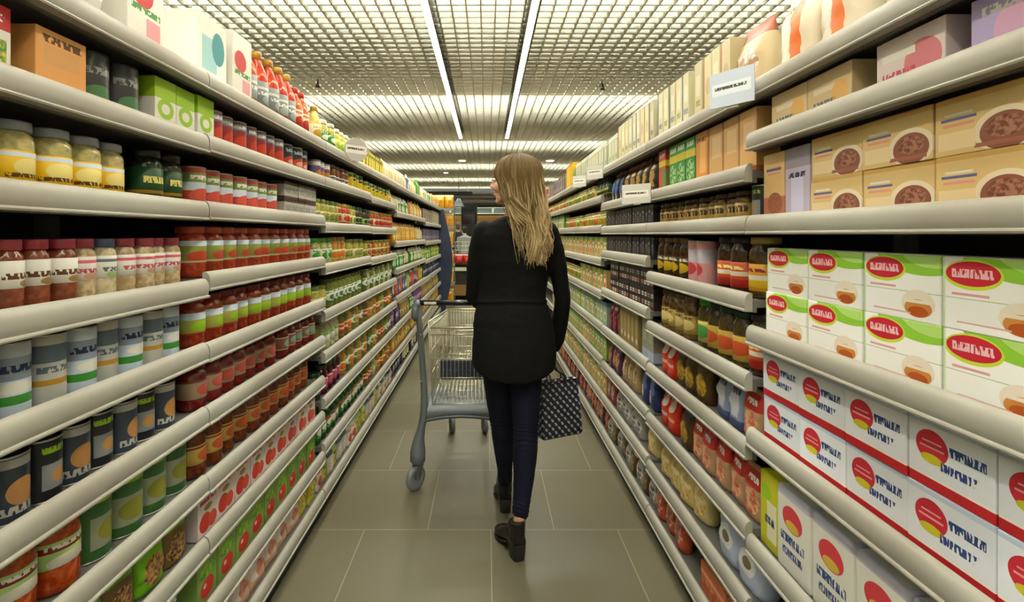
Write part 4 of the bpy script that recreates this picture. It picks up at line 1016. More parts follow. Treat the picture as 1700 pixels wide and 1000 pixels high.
# ================================================================== tote bag in her hand
def bag_mat():
    x = NT('tote_print')
    sp = x.n('ShaderNodeSeparateXYZ'); x.put(sp.inputs[0], x.obj())
    nrm = x.n('ShaderNodeTexCoord').outputs['Normal']
    ns = x.n('ShaderNodeSeparateXYZ'); x.put(ns.inputs[0], nrm)
    side = x.math('GREATER_THAN', x.math('ABSOLUTE', ns.outputs[0]), 0.7)
    hx = x.math('ADD', x.math('MULTIPLY', sp.outputs[0], x.math('SUBTRACT', 1.0, side)), x.math('MULTIPLY', sp.outputs[1], side))
    z = sp.outputs[2]
    row = x.math('DIVIDE', z, .0195)
    rf = x.math('FLOOR', row); vv = x.math('FRACT', row)
    uu = x.math('FRACT', x.math('ADD', x.math('DIVIDE', hx, .036), x.math('ADD', x.math('MULTIPLY', rf, .5), x.math('MULTIPLY', vv, .28))))
    m = x.math('MULTIPLY', x.math('COMPARE', uu, .5, .165), x.math('COMPARE', vv, .5, .36))
    n = x.noise(x.obj(), 220, 2)
    dash = x.mix(n, col('7d8292'), col('c4c8d2'))
    base = x.mix(x.noise(x.obj(), 120, 2), col('12141c'), col('1d2130'))
    x.t.links.new(x.mix(m, base, dash), x.b.inputs['Base Color'])
    x.b.inputs['Roughness'].default_value = .33
    return x.m
BX, BY, BZ = 0.352, 2.50, 0.415
tote = thing('tote_bag', 'black tote bag with rows of grey dashes hanging from her lowered hand', 'bag', (BX, BY, BZ), math.radians(24))
bw0, bd0, bh = .112, .050, .265
rings = []
prof = [(0, .98, 1.0), (.012, 1.03, 1.08), (.06, 1.0, 1.04), (.13, .99, .86), (.2, .985, .58), (bh - .01, .97, .36), (bh, .97, .36)]
def ring(z, fx, fy, inset=0.0):
    out = []
    a, b = bw0 * fx - inset, bd0 * fy - inset
    for (sx, sy) in ((-1, -1), (1, -1), (1, 1), (-1, 1)):
        # rounded corners
        cx, cy = sx * (a - .012), sy * (b - .010)
        st = {(-1, -1): PI, (1, -1): 1.5 * PI, (1, 1): 0, (-1, 1): .5 * PI}[(sx, sy)]
        for q in range(4):
            t = st + q / 3 * PI / 2
            out.append((cx + .012 * math.cos(t), cy + .010 * math.sin(t), z + .004 * math.cos(cx * 18) * (z / bh)))
        # straight run
        nx = {(-1, -1): (0, -1), (1, -1): (1, 0), (1, 1): (0, 1), (-1, 1): (-1, 0)}[(sx, sy)]
    return out
for z, fx, fy in prof: rings.append(ring(z, fx, fy))
for z, fx, fy in ((bh, .97, .36), (bh - .02, .97, .36)): rings.append(ring(z, fx, fy, .004))
link('bag_body', fix_normals(MB().loft(rings).mesh('bag_body', bag_mat())), tote)
rim = [Vector(p) for p in ring(bh, .97, .36)]
link('bag_rim', MB().tube(rim, .0028, 6, closed=True).mesh('bag_rim', plain('bag_leather', '0d0d10', .35)), tote)
HAND = Vector((0.318, 2.475, 0.765))
hl_ = tote.matrix_basis
def handle(side):
    M = Matrix.Translation((BX, BY, BZ)) @ Matrix.Rotation(math.radians(24), 4, 'Z')
    h = M.inverted() @ HAND
    y = side * .018
    a, b = Vector((-.055, y, bh - .03)), Vector((.03, y, bh - .03))
    pts = [a, Vector((-.052, y, bh + .02))]
    tgt = [Vector((h.x - .030, y * .5 + h.y * .7, h.z - .03)), Vector((h.x - .008, h.y + side * .004, h.z - .005)), Vector((h.x + .016, h.y + side * .004, h.z - .006)), Vector((h.x + .03, y * .5 + h.y * .7, h.z - .035))]
    pts += tgt + [Vector((.028, y, bh + .02)), b]
    # smooth
    out = []
    for i in range(len(pts) - 1):
        p0, p1, p2, p3 = pts[max(i - 1, 0)], pts[i], pts[i + 1], pts[min(i + 2, len(pts) - 1)]
        for q in range(5):
            t = q / 5
            out.append(.5 * ((2 * p1) + (p2 - p0) * t + (2 * p0 - 5 * p1 + 4 * p2 - p3) * t * t + (3 * p1 - p0 - 3 * p2 + p3) * t ** 3))
    out.append(pts[-1])
    link('handle', MB().tube(out, .0055, 8, flat=(1, .6)).mesh('handle', plain('bag_leather', '0d0d10', .35)), tote)
handle(-1); handle(1)
# ================================================================== the woman
def ring_z(cx, cy, z, a, b, n=24, e=1.0, dz=None):
    out = []
    for j in range(n):
        t = 2 * PI * j / n
        c, s = math.cos(t), math.sin(t)
        x = a * math.copysign(abs(c) ** e, c); y = b * math.copysign(abs(s) ** e, s)
        out.append((cx + x, cy + y, z + (dz(c, s) if dz else 0)))
    return out
def sweep(mb, pts, n=14):
    """pts: (x, y, z, r) or (x, y, z, ra, rb): tapering limb"""
    P = [Vector(p[:3]) for p in pts]
    mb.tube(P, [p[3] for p in pts], n)
    mb.ell(P[0], (pts[0][3],) * 3, 12, 8); mb.ell(P[-1], (pts[-1][3],) * 3, 12, 8)
m_skin = plain('skin', 'd3a184', 0.5, spec=0.35, vary=0.06)

def hand(mb, wrist, palm_dir, across, curl, length=.178, thumb_side=1, spread=.0):
    """palm and five bent fingers. palm_dir: wrist to knuckles; across: towards the index side; curl: direction the fingers bend to"""
    w = Vector(wrist); d = Vector(palm_dir).normalized()
    a = Vector(across); a = (a - d * a.dot(d)).normalized()
    c = Vector(curl); c = (c - d * c.dot(d) - a * c.dot(a)).normalized()
    pl = length * .50
    M = Matrix((a, d, c)).transposed()
    mb.ell(w + d * pl * .55, (.036, pl * .62, .014), 14, 10, M=M)
    mb.ell(w + d * pl * .35 + a * thumb_side * .024 + c * .006, (.016, .030, .014), 10, 8, M=M)
    mb.ell(w + d * pl * .95, (.036, .014, .012), 12, 8, M=M)
    lens = [.072, .080, .074, .058]
    for i, L in enumerate(lens):
        off = (.027 - .018 * i) * thumb_side
        p = w + d * (pl * .98 - abs(i - 1.2) * .003) + a * off
        pts = [p - d * .012]; ang = 0.25
        q = p; r = [.0088]
        for k, (seg, bend) in enumerate(((.45, .75), (.30, .95), (.25, .6))):
            ang += bend * .62
            q = q + (d * math.cos(ang) + c * math.sin(ang)) * (L * seg)
            pts.append(q); r.append(.0085 - .0008 * (k + 1))
        pts.insert(1, p); r.insert(1, .0088)
        mb.tube(pts, r, 9); mb.ell(pts[-1], (r[-1],) * 3, 8, 6)
        for z in pts[1:-1]: mb.ell(z, (.0089,) * 3, 8, 6)
    p = w + d * pl * .30 + a * thumb_side * .028 + c * .006
    dirs = (a * thumb_side * .7 + d * .55 + c * .35).normalized(); d2 = (a * thumb_side * .15 + d * .75 + c * .62).normalized()
    pts = [p - dirs * .008, p + dirs * .034, p + dirs * .034 + d2 * .028, p + dirs * .034 + d2 * .05 + c * .004]
    mb.tube(pts, [.0115, .0105, .0095, .0078], 9); mb.ell(pts[-1], (.0078,) * 3, 8, 6); mb.ell(pts[1], (.0107,) * 3, 8, 6)

def head(mb, c, yaw, pitch=0.0, s=1.0):
    """skull, jaw, brow, nose, lips, ears; returns the matrix (local: -Y is forward, Z up)"""
    M = Matrix.Translation(c) @ Matrix.Rotation(yaw, 4, 'Z') @ Matrix.Rotation(pitch, 4, 'X') @ Matrix.Scale(s, 4)
    R = M.to_3x3()
    def E(p, r, rot=None):
        mb.ell(M @ Vector(p), r, 18, 12, M=R if rot is None else R @ rot)
    E((0, .018, .030), (.074, .092, .084))
    E((0, -.030, -.018), (.060, .066, .080))
    E((0, -.052, -.070), (.040, .040, .036))
    E((0, -.078, -.093), (.019, .018, .015))           # chin
    for sx in (-1, 1):
        E((sx * .033, -.062, -.030), (.026, .030, .028))     # cheeks
        E((sx * .026, -.080, .022), (.026, .014, .010))      # brows
        E((sx * .075, .012, -.012), (.008, .019, .030))      # ears
        E((sx * .011, -.098, -.028), (.010, .010, .008))     # nostrils
        E((sx * .046, -.02, -.066), (.018, .036, .02))
    mb.tube([M @ Vector((0, -.088, .020)), M @ Vector((0, -.098, -.004)), M @ Vector((0, -.112, -.024)), M @ Vector((0, -.098, -.032))], [.010, .010, .0115, .009], 10)
    E((0, -.094, -.052), (.022, .009, .006)); E((0, -.093, -.063), (.019, .009, .0065))
    return M

PX = 0.0
woman = thing('person', 'woman seen from behind in black tunic, navy jeans and ankle boots, pushing the trolley', 'person', (0.12, 2.33, 0))
wi = Matrix.Translation((-0.12, -2.33, 0))
def wlink(name, me, parent=None):
    me.transform(wi)
    return link(name, me, parent or woman)
HC = Vector((0.128, 2.315, 1.652))
HEADYAW = math.radians(-72)       # turned to her left, towards the shelves
bd = MB()
# local forward of head() is -Y; she walks towards +Y, so half a turn, then to her left
HM = head(bd, HC, PI + math.radians(70), math.radians(2), 1.0)
bd.tube([(.135, 2.345, 1.60), (.135, 2.34, 1.53), (.135, 2.335, 1.46), (.135, 2.335, 1.40)], [.050, .049, .054, .07], 18)
trs = [(1.47, .135, .05, .05, 2.335), (1.44, .135, .12, .065, 2.335), (1.38, .135, .155, .085, 2.335), (1.28, .133, .145, .095, 2.34), (1.17, .13, .125, .085, 2.34), (1.08, .125, .118, .08, 2.335),
       (.98, .12, .14, .098, 2.325), (.90, .118, .150, .105, 2.32), (.82, .116, .140, .098, 2.325), (.78, .116, .11, .08, 2.33)]
bd.loft([ring_z(cx, cy, z, a, b, 24, .9) for z, cx, a, b, cy in trs])
L_SH, R_SH = (-.012, 2.335, 1.405), (.285, 2.335, 1.405)
sweep(bd, [(*L_SH, .044), (-.045, 2.345, 1.27, .038), (-.050, 2.375, 1.105, .033), (-.032, 2.49, 1.07, .030), (-.018, 2.60, 1.062, .023)])
sweep(bd, [(*R_SH, .044), (.322, 2.333, 1.27, .032), (.352, 2.345, 1.10, .025), (.345, 2.402, .975, .024), (.325, 2.455, .855, .021)])
hand(bd, (-.018, 2.60, 1.062), (.03, .55, -.02), (1, 0, .1), (.05, .25, -1), thumb_side=1)
hand(bd, (.324, 2.458, .850), (-.02, .12, -.95), (-.3, .9, .1), (-1, -.25, 0), thumb_side=1)
# legs and feet
RL = [(.182, 2.325, .84, .082), (.180, 2.318, .70, .058), (.178, 2.305, .52, .042), (.172, 2.282, .40, .040), (.158, 2.238, .25, .028), (.143, 2.20, .165, .0275), (.139, 2.198, .09, .028)]
LLg = [(.055, 2.335, .84, .070), (.055, 2.37, .70, .056), (.070, 2.44, .50, .040), (.081, 2.462, .38, .038), (.089, 2.515, .24, .028), (.092, 2.565, .13, .027), (.092, 2.575, .09, .028)]
sweep(bd, RL); sweep(bd, LLg)
for (hx, hy, ang) in ((.138, 2.20, math.radians(20)), (.092, 2.575, math.radians(8))):
    dx, dy = -math.sin(ang), math.cos(ang)
    bd.tube([(hx - dx * .012, hy - dy * .012, .09), (hx + dx * .05, hy + dy * .05, .080), (hx + dx * .12, hy + dy * .12, .045), (hx + dx * .165, hy + dy * .165, .035)], [.022, .020, .020, .012], 12)
wlink('body', remeshed(bd, 'body', m_skin, .0045, 3, .5))
# eyes, brows and lips of the turned face
m_eye = plain('eye_white', 'e8e4dc', .2); m_iris = plain('eye_iris', '4a3a28', .15); m_lip = plain('lips', 'b0645c', .4); m_brow = plain('brow_hair', '6a4e30', .8)
ey = MB(); ir = MB(); br_ = MB()
for sx in (-1, 1):
    ey.ell(HM @ Vector((sx * .031, -.0845, .002)), (.0125, .010, .0085), 12, 8, M=HM.to_3x3())
    ir.ell(HM @ Vector((sx * .031, -.0925, .002)), (.005, .003, .005), 10, 6, M=HM.to_3x3())
    br_.tube([HM @ Vector((sx * .016, -.094, .026)), HM @ Vector((sx * .034, -.092, .031)), HM @ Vector((sx * .052, -.078, .025))], [.003, .0035, .002], 6)
eo = wlink('eye', ey.mesh('eye', m_eye)); 
ir_me = ir.mesh('iris', m_iris); ir_me.transform(wi); link('iris', ir_me, eo)
wlink('eyebrow', br_.mesh('eyebrow', m_brow))
lp = MB()
lp.ell(HM @ Vector((0, -.099, -.0525)), (.020, .0065, .0042), 12, 8, M=HM.to_3x3()); lp.ell(HM @ Vector((0, -.0985, -.0615)), (.017, .0065, .005), 12, 8, M=HM.to_3x3())
wlink('lips', lp.mesh('lips', m_lip))

# ---- tunic
m_tunic = plain('black_cloth', '0c0c0b', 0.85, spec=0.15, bump=(350, .06))
tn = MB()
def hem(z):        # the back hem dips in the middle
    k = max(0.0, min(1.0, (0.95 - z) / .18))
    return lambda c, s: k * (.022 - .060 * (1 - abs(c) ** 2.2)) * (1 if s < 0 else .6)
rows = [(1.485, .137, .058, .062, 2.338), (1.470, .137, .100, .072, 2.337), (1.445, .136, .150, .085, 2.336), (1.405, .136, .178, .097, 2.336), (1.35, .135, .177, .106, 2.335), (1.28, .132, .172, .114, 2.335), (1.20, .124, .160, .110, 2.335),
        (1.13, .115, .158, .110, 2.335), (1.10, .115, .161, .114, 2.335), (1.02, .121, .180, .128, 2.33), (.93, .125, .189, .138, 2.33), (.85, .125, .194, .146, 2.33), (.785, .125, .1955, .150, 2.33)]
tn.loft([ring_z(cx, cy, z, a, b, 40, .86, hem(z)) for z, cx, a, b, cy in rows])
sweep(tn, [(-.008, 2.337, 1.410, .056), (-.028, 2.34, 1.34, .055), (-.046, 2.348, 1.24, .049), (-.055, 2.378, 1.105, .044), (-.036, 2.49, 1.07, .040), (-.022, 2.585, 1.062, .033)], 18)
sweep(tn, [(.278, 2.337, 1.410, .056), (.302, 2.335, 1.34, .054), (.331, 2.333, 1.24, .042), (.354, 2.345, 1.10, .0375), (.349, 2.395, .99, .039), (.336, 2.43, .90, .040), (.328, 2.45, .865, .036)], 18)
def tdisp(p):
    k = 0.0022 * mnoise.noise(Vector((p.x * 9, p.y * 9, p.z * 26))) + .0012 * mnoise.noise(Vector((p.x * 34, p.y * 30, p.z * 40)))
    if -.08 < p.x < .31 and p.y < 2.36:
        t = p.z - 1.10 - .006 * math.sin(p.x * 14)
        if -.05 < p.x < .285: k += .0045 * math.exp(-(t / .006) ** 2) - .003 * math.exp(-((t + .014) / .008) ** 2)
        k += .004 * mnoise.noise(Vector((p.x * 5, 1, (p.z + .25 * p.x) * 22))) * math.exp(-((p.z - 1.05) / .07) ** 2)
        k += .004 * mnoise.noise(Vector((p.x * 16, 7, p.z * 3))) * max(0, min(1, (1.0 - p.z) / .2))
    return k
wlink('tunic', remeshed(tn, 'tunic', m_tunic, .0055, 3, .5, tdisp))
# stitched seam across the back
sm_pts = []
for i in range(25):
    x = -.035 + .31 * i / 24
    u = (x - .119) / .170
    sm_pts.append((x, 2.335 - .1175 * max(0.0, 1 - abs(u) ** 2.2) ** .45 - .002, 1.102 + .006 * math.sin(x * 14)))
# ---- jeans
m_jeans = plain('navy_denim', '0f1224', 0.78, spec=0.2, bump=(500, .08), vary=.12)
jn = MB()
jn.loft([ring_z(.117, 2.325, .93, .152, .108, 28, .9), ring_z(.117, 2.325, .86, .156, .112, 28, .9), ring_z(.117, 2.33, .80, .150, .104, 28, .9), ring_z(.117, 2.335, .765, .125, .08, 28, .9)])
sweep(jn, [(.178, 2.325, .82, .080), (.181, 2.318, .72, .073), (.179, 2.308, .60, .063), (.177, 2.302, .50, .057), (.174, 2.285, .42, .0565), (.166, 2.255, .31, .047), (.152, 2.218, .215, .038), (.149, 2.210, .185, .037)], 20)
sweep(jn, [(.056, 2.335, .82, .078), (.054, 2.37, .72, .070), (.060, 2.41, .60, .061), (.072, 2.44, .50, .055), (.079, 2.455, .42, .055), (.086, 2.485, .31, .045), (.091, 2.53, .215, .037), (.092, 2.55, .165, .036)], 20)
def jdisp(p):
    k = .0015 * mnoise.noise(Vector((p.x * 12, p.y * 12, p.z * 30)))
    for (z0, kx) in ((.50, 1.0), (.20, .6)):
        w = math.exp(-((p.z - z0) / .05) ** 2)
        k += kx * .0026 * w * math.sin((p.z + .12 * p.x + .015 * mnoise.noise(Vector((p.x * 20, 3, p.z * 9)))) * 330)
    return k
wlink('jeans', remeshed(jn, 'jeans', m_jeans, .005, 3, .5, jdisp))
# ---- boots
m_boot = plain('boot_leather', '0c0c0d', 0.36, spec=0.5, bump=(120, .08))
m_sole = plain('boot_heel', '1d1b1a', 0.55)
m_zip = plain('boot_zip', '8f8c86', .3, .8)
def boot(hx, hy, ang):
    """(hx, hy): back of the heel on the floor; toe points along +Y turned by ang to her left"""
    M = Matrix.Translation((hx, hy, 0)) @ Matrix.Rotation(ang, 4, 'Z')
    b = MB()
    secs = [(.012, .030, .055, .098), (.035, .034, .055, .115), (.075, .036, .050, .132), (.115, .038, .034, .108), (.155, .042, .018, .080), (.195, .043, .011, .056), (.225, .036, .011, .048), (.247, .020, .012, .036)]
    rings = []
    for y, hw_, z0, z1 in secs:
        zc, hh = (z0 + z1) / 2, (z1 - z0) / 2
        rings.append([M @ Vector((hw_ * math.copysign(abs(math.cos(2 * PI * j / 18)) ** .8, math.cos(2 * PI * j / 18)), y, zc + hh * math.copysign(abs(math.sin(2 * PI * j / 18)) ** .8, math.sin(2 * PI * j / 18)))) for j in range(18)])
    b.loft(rings)
    sh = []
    for z, yc, a, bb in ((.07, .045, .032, .040), (.10, .045, .034, .044), (.13, .046, .0355, .046), (.150, .046, .037, .047), (.157, .046, .037, .047)):
        sh.append([M @ Vector((a * math.cos(2 * PI * j / 18), yc + bb * math.sin(2 * PI * j / 18), z + (.010 * math.cos(2 * PI * j / 18 + PI / 2 + .0) if z > .15 else 0))) for j in range(18)])
    b.loft(sh)
    o = wlink('ankle_boot', remeshed(b, 'ankle_boot', m_boot, .004, 3))
    h = MB()
    hr = []
    for z, k, y0, y1 in ((0.0, .0265, .006, .062), (.012, .0265, .004, .062), (.04, .029, .002, .072), (.068, .031, .004, .085)):
        hr.append([M @ Vector(p) for p in ((-k, y1, z), (k, y1, z), (k, y0 + .014, z), (k * .7, y0 + .003, z), (0, y0, z), (-k * .7, y0 + .003, z), (-k, y0 + .014, z))])
    h.loft(hr, smooth=False)
    me = fix_normals(h.mesh('heel', m_sole), .002, 2); me.transform(wi); link('heel', me, o)
    s = MB()
    rs = []
    for y, k, z0 in ((.085, .033, .046), (.115, .034, .028), (.155, .041, .010), (.195, .0435, .001), (.228, .036, .001), (.25, .018, .004)):
        rs.append([M @ Vector(p) for p in ((-k, y, z0), (k, y, z0), (k, y, z0 + .012), (-k, y, z0 + .012))])
    s.loft(rs, smooth=False)
    me = fix_normals(s.mesh('sole', m_sole), .0015, 1); me.transform(wi); link('sole', me, o)
    z = MB()
    z.tube([M @ Vector((.0365, .04, .155)), M @ Vector((.0365, .042, .12)), M @ Vector((.0355, .046, .085))], .0016, 6)
    me = z.mesh('zip', m_zip); me.transform(wi); link('zip', me, o)
boot(.146, 2.150, math.radians(20))
boot(.096, 2.525, math.radians(5))

# ---- hair
def hair_mat():
    x = NT('blonde_hair')
    o = x.obj()
    sp = x.n('ShaderNodeSeparateXYZ'); x.put(sp.inputs[0], o)
    at = x.n('ShaderNodeAttribute'); at.attribute_name = 'tone'
    t = x.math('MULTIPLY_ADD', sp.outputs[2], -2.6, 4.15)    # roots dark, tips light
    t = x.math('ADD', t, x.math('MULTIPLY_ADD', at.outputs['Fac'], 1.1, -.50))
    cl_ = x.n('ShaderNodeClamp'); x.put(cl_.inputs[0], t)
    c = x.mix(cl_.outputs[0], col('58431f'), col('e6cd9c'))
    c = x.mix(x.math('MULTIPLY', x.math('GREATER_THAN', at.outputs['Fac'], .84), .5), c, col('4f3b24'))
    x.t.links.new(c, x.b.inputs['Base Color'])
    x.b.inputs['Roughness'].default_value = .5
    x.b.inputs['Specular IOR Level'].default_value = .22
    return x.m
hm = MB(); tones = []
def addtone(n0, t):
    tones.extend([t] * (len(hm.v) - n0))
# under-volume so that no scalp shows
n0 = len(hm.v)
Rz = Matrix.Rotation(PI + math.radians(70), 3, 'Z')
hm.ell(HC + Vector((.022, -.006, .026)), (.103, .094, .083), 24, 16)
cap = []
for z, cx, cy, a, b in ((1.70, .150, 2.300, .090, .070), (1.64, .154, 2.290, .090, .064), (1.58, .162, 2.272, .084, .048), (1.52, .172, 2.250, .074, .028), (1.46, .188, 2.228, .060, .012), (1.40, .200, 2.221, .046, .008), (1.34, .206, 2.216, .030, .005)):
    cap.append(ring_z(cx, cy, z, a, b, 24))
hm.loft(cap)
addtone(n0, .35)
rnd = random.Random(5)
fwd = HM.to_3x3() @ Vector((0, -1, 0))     # face direction
fa = math.atan2(fwd.y, fwd.x)
def scalp(phi, th, k=1.0):
    c = HC + Vector((.019, -.006, .028))
    return c + Vector((.110 * k * math.sin(th) * math.cos(phi), .101 * k * math.sin(th) * math.sin(phi), .089 * k * math.cos(th)))
def strand(phi, th0, end, wave, r, lag=0.0, tone=None, k=1.0, ph=None):
    pts = []
    # over the skull
    n1 = 7
    th1 = 1.62
    for i in range(n1):
        th = th0 + (th1 - th0) * i / (n1 - 1)
        pts.append(scalp(phi, th, k))
    p0 = pts[-1]
    e = Vector(end)
    n2 = 13
    ph = rnd.random() * 6.3 if ph is None else ph
    # hanging part: out from the skull, lying on the back
    for i in range(1, n2 + 1):
        t = i / n2
        s_ = t * t * (3 - 2 * t)
        x = p0.x + (e.x - p0.x) * (t * .35 + s_ * .65)
        y = p0.y + (e.y - p0.y) * min(1, t * 1.5)
        z = p0.z + (e.z - p0.z) * t
        w = wave * t
        pts.append(Vector((x + w * math.sin(ph + t * 7.5), y + .5 * w * math.cos(ph * 1.7 + t * 6.5), z)))
    N = len(pts)
    rr = [r * (.55 + .45 * min(1, i / 4)) * (1 - .75 * max(0, (i - N * .62) / (N * .38)) ** 1.5) for i in range(N)]
    n0 = len(hm.v)
    hm.tube(pts, rr, 5, flat=(1.0, .55))
    addtone(n0, rnd.random() if tone is None else tone)
for i in range(620):
    phi = fa + rnd.uniform(.52, 2 * PI - 1.0)          # all round but the face
    d = (phi - fa + PI) % (2 * PI) - PI
    th0 = rnd.uniform(.05, .75)
    k = rnd.uniform(.97, 1.035)
    # lateral position decides where it ends
    p = scalp(phi, 1.6)
    u = (p.x - (HC.x + .019)) / .110          # -1 her left .. 1 her right
    v_ = (p.y - HC.y) / .101                 # -1 towards the camera
    if v_ > .25:
        # front locks: those on her right fall over the shoulder, on her left swing back along the cheek
        if u < 0: end = (.130 + rnd.uniform(-.02, .05), 2.215 + rnd.uniform(0, .01), rnd.uniform(1.33, 1.44))
        else: end = (.262 + rnd.uniform(-.02, .014), 2.24 + rnd.uniform(-.02, .03), rnd.uniform(1.30, 1.42))
    else:
        cx_ = .206 + .050 * u + rnd.gauss(0, .008)
        zend = 1.258 + .12 * abs(u - .2) ** 1.5 + abs(rnd.gauss(0, .03))
        if u < -.35: zend += .04
        end = (cx_, 2.206 + rnd.uniform(-.014, .012), zend)
    # neighbouring strands share one wave, so the hair falls in locks
    lock = int(phi * 4.2) + 10 * int(th0 * 3)
    lr = random.Random(lock * 7 + 3)
    strand(phi, th0, end, lr.uniform(.012, .030), rnd.uniform(.0028, .0056), k=k, tone=min(1, max(0, lr.random() * .6 + rnd.random() * .4)), ph=lr.random() * 6.3 + rnd.uniform(-.12, .12))
for i in range(46):     # fine flyaway ends
    u = rnd.uniform(-1, 1)
    phi = -PI / 2 + u * 1.2
    strand(phi, .4, (.20 + .07 * u + rnd.gauss(0, .012), 2.198 + rnd.uniform(-.01, .01), rnd.uniform(1.245, 1.33)), rnd.uniform(.006, .014), .0014, k=1.03)
hme = hm.mesh('hair', hair_mat())
atr = hme.attributes.new('tone', 'FLOAT', 'POINT')
atr.data.foreach_set('value', tones)
hme.transform(Matrix.Translation((0, 0, 0)))
hme.transform(wi)
link('hair', hme, woman)
# ================================================================== end of the aisle and beyond
# curved dark blue end panel closing the row of shelves on the trolley side
rings = []
N = 18
for i in range(N + 1):
    z = 1.84 * i / N
    bulge = .06 + .155 * math.sin(PI * min(1, (z + .05) / 1.92)) ** 1.2
    x0, x1 = LX - .40, LX + bulge
    rings.append([(x0, 8.72, z), (x1, 8.72, z), (x1 + .004, 8.735, z), (x1, 8.75, z), (x0, 8.75, z)])
ep = MB().loft(rings, smooth=False).mesh('gondola_end_panel', plain('panel_navy', '2a3450', .4))
o = link('gondola_end_panel', fix_normals(ep)); tag(o, 'dark blue curved end panel closing the row of shelves beyond the trolley', 'panel')
o2 = thing('promotion_stand', 'rack of yellow snack bags at the far end of the trolley side shelves', 'display stand', (-.98, 9.65, 0), 0)
m = MB()
for xx in (-.36, .34): m.box(xx, xx + .02, .2, .24, 0, 2.05)
link('frame', m.mesh('frame', m_shelf), o2)
lev = [.12, .48, .84, 1.20, 1.56, 1.90]
for z in lev:
    s = link('shelf', MB().box(-.36, .36, -.12, .22, z - .02, z).mesh('shelf', m_shelf), o2)
    link('price_rail', MB().box(-.36, .36, -.13, -.12, z - .04, z + .01).mesh('price_rail', m_rail), s)
G('snack', 'snack_bag', 'bag', 'golden yellow snack bag', .17, .09, .26, 'e09c16', [('fe', 0, .42, .32, .25, 'f0bc2c', 'c86a12', 30), ('b', .84, .97, 'f2e4b8'), ('e', 0, .72, .3, .09, 'f4d77a')])
ps = proto('snack', False)
for li, z in enumerate(lev):
    for q in range(4):
        b = link('snack_bag', ps[0][1], None, (-.98 - .255 + q * .172, 9.63, z + .001), random.uniform(-.06, .06))
        tag(b, 'golden yellow snack bag, %s from the left, %s tier up of the far promotion stand' % (ORD[q + 1], ORD[li + 1]), 'bag', 'yellow snack bags on the far stand')
# chiller island with red packs behind it
ch = thing('display_table', 'pale crate table with red packs beyond the end of the aisle', 'display table', (-.52, 11.4, 0))
link('cabinet', fix_normals(MB().box(-.36, .36, -.25, .25, 0, .36).box(-.36, .36, -.20, .25, .36, .74).mesh('cabinet', plain('cabinet_dark', '1c1a1a', .5)), .01, 2), ch)
link('label_strip', MB().box(-.36, .36, -.262, -.25, .60, .68).mesh('label_strip', plain('strip_cream', 'cfc6a4', .5)), ch)
link('top_board', MB().box(-.38, .38, -.27, .27, .74, .77).mesh('top_board', plain('cabinet_dark', '1c1a1a', .5)), ch)
wr = MB()
for z in (1.05, 1.15, 1.24):
    for a, b in (((-.36, .2), (.36, .2)), ((-.36, .0), (.36, .0)), ((-.36, .0), (-.36, .2)), ((.36, .0), (.36, .2))): wr.bar((*a, z), (*b, z), .006, 6)
for k in range(10): wr.bar((-.36 + .08 * k, .2, .77), (-.36 + .08 * k, .2, 1.24), .004, 5)
link('wire_guard', wr.mesh('wire_guard', m_wire), ch)
G('redp', 'red_snack_bag', 'bag', 'shiny red bag', .17, .10, .20, 'c01e1c', [('e', 0, .5, .25, .18, 'e8503c'), ('b', .84, .97, 'e8d8d0')])
pr = proto('redp', False)
for row, (yy, zz) in enumerate(((11.24, .771), (11.40, .771))):
    for q in range(4):
        b = link('red_snack_bag', pr[0][1], None, (-.52 - .27 + .18 * q, yy, zz), random.uniform(-.2, .2))
        tag(b, 'shiny red bag, %s from the left in the %s row on the far crate table' % (ORD[q + 1], ('front', 'back')[row]), 'bag', 'red bags on the far table')
# apples in a crate in front of the table
cr = thing('fruit_crate', 'low crate of red and tan fruit in front of the far table', 'crate', (-.52, 10.95, 0))
c = MB().box(-.34, .34, -.16, .16, .10, .115)
for yy in (-.165, .155): c.box(-.34, .34, yy, yy + .01, .10, .30)
for xx in (-.35, .34): c.box(xx, xx + .01, -.165, .165, .10, .30)
link('crate_body', c.mesh('crate_body', plain('crate_wood', '8f6a3a', .6)), cr)
lg = MB()
for sx in (-.34, .32):
    for sy in (-.16, .14): lg.box(sx, sx + .02, sy, sy + .02, 0, .10)
link('feet', lg.mesh('feet', plain('crate_wood', '8f6a3a', .6)), cr)
ap = [MB().lathe([(.012, .004), (.030, .002), (.043, .022), (.046, .042), (.038, .066), (.018, .074), (.006, .066)], 14).mesh('apple', plain(nm, cc, .3, vary=.25)) for nm, cc in (('apple_red', '9c2a1c'), ('apple_tan', 'c08a58'))]
n_a = [0, 0]
STEM = MB().bar((0, 0, .064), (.004, .002, .082), .0018, 5).mesh('stem', plain('apple_stem', '4a3a22', .7))
for iy in range(3):
    for ix in range(7):
        k = 0 if (ix * 7 + iy * 3) % 5 < 3 else 1
        n_a[k] += 1
        b = link('apple', ap[k], None, (-.52 - .29 + .096 * ix, 10.95 - .10 + .098 * iy, .116 + .0), random.uniform(0, 6))
        tag(b, '%s fruit in the %s row of the far crate, %s across' % (('red', 'tan')[k], ('front', 'middle', 'back')[iy], ORD[ix + 1]), 'fruit', 'fruit in the far crate')
        link('stem', STEM, b)
# hanging dark sign board
hs = thing('hanging_sign', 'long dark sign board hanging under the ceiling at the end of the aisle', 'sign', (-1.28, 15.2, 2.58))
link('board', fix_normals(MB().box(-.85, .85, -.02, .02, 0, .13).mesh('board', plain('sign_black', '121214', .4)), .004, 1), hs)
hw_ = MB()
for xx in (-.7, .7): hw_.bar((xx, 0, .13), (xx, 0, .515), .004, 6)
link('hanging_rod', hw_.mesh('hanging_rod', m_steel), hs)
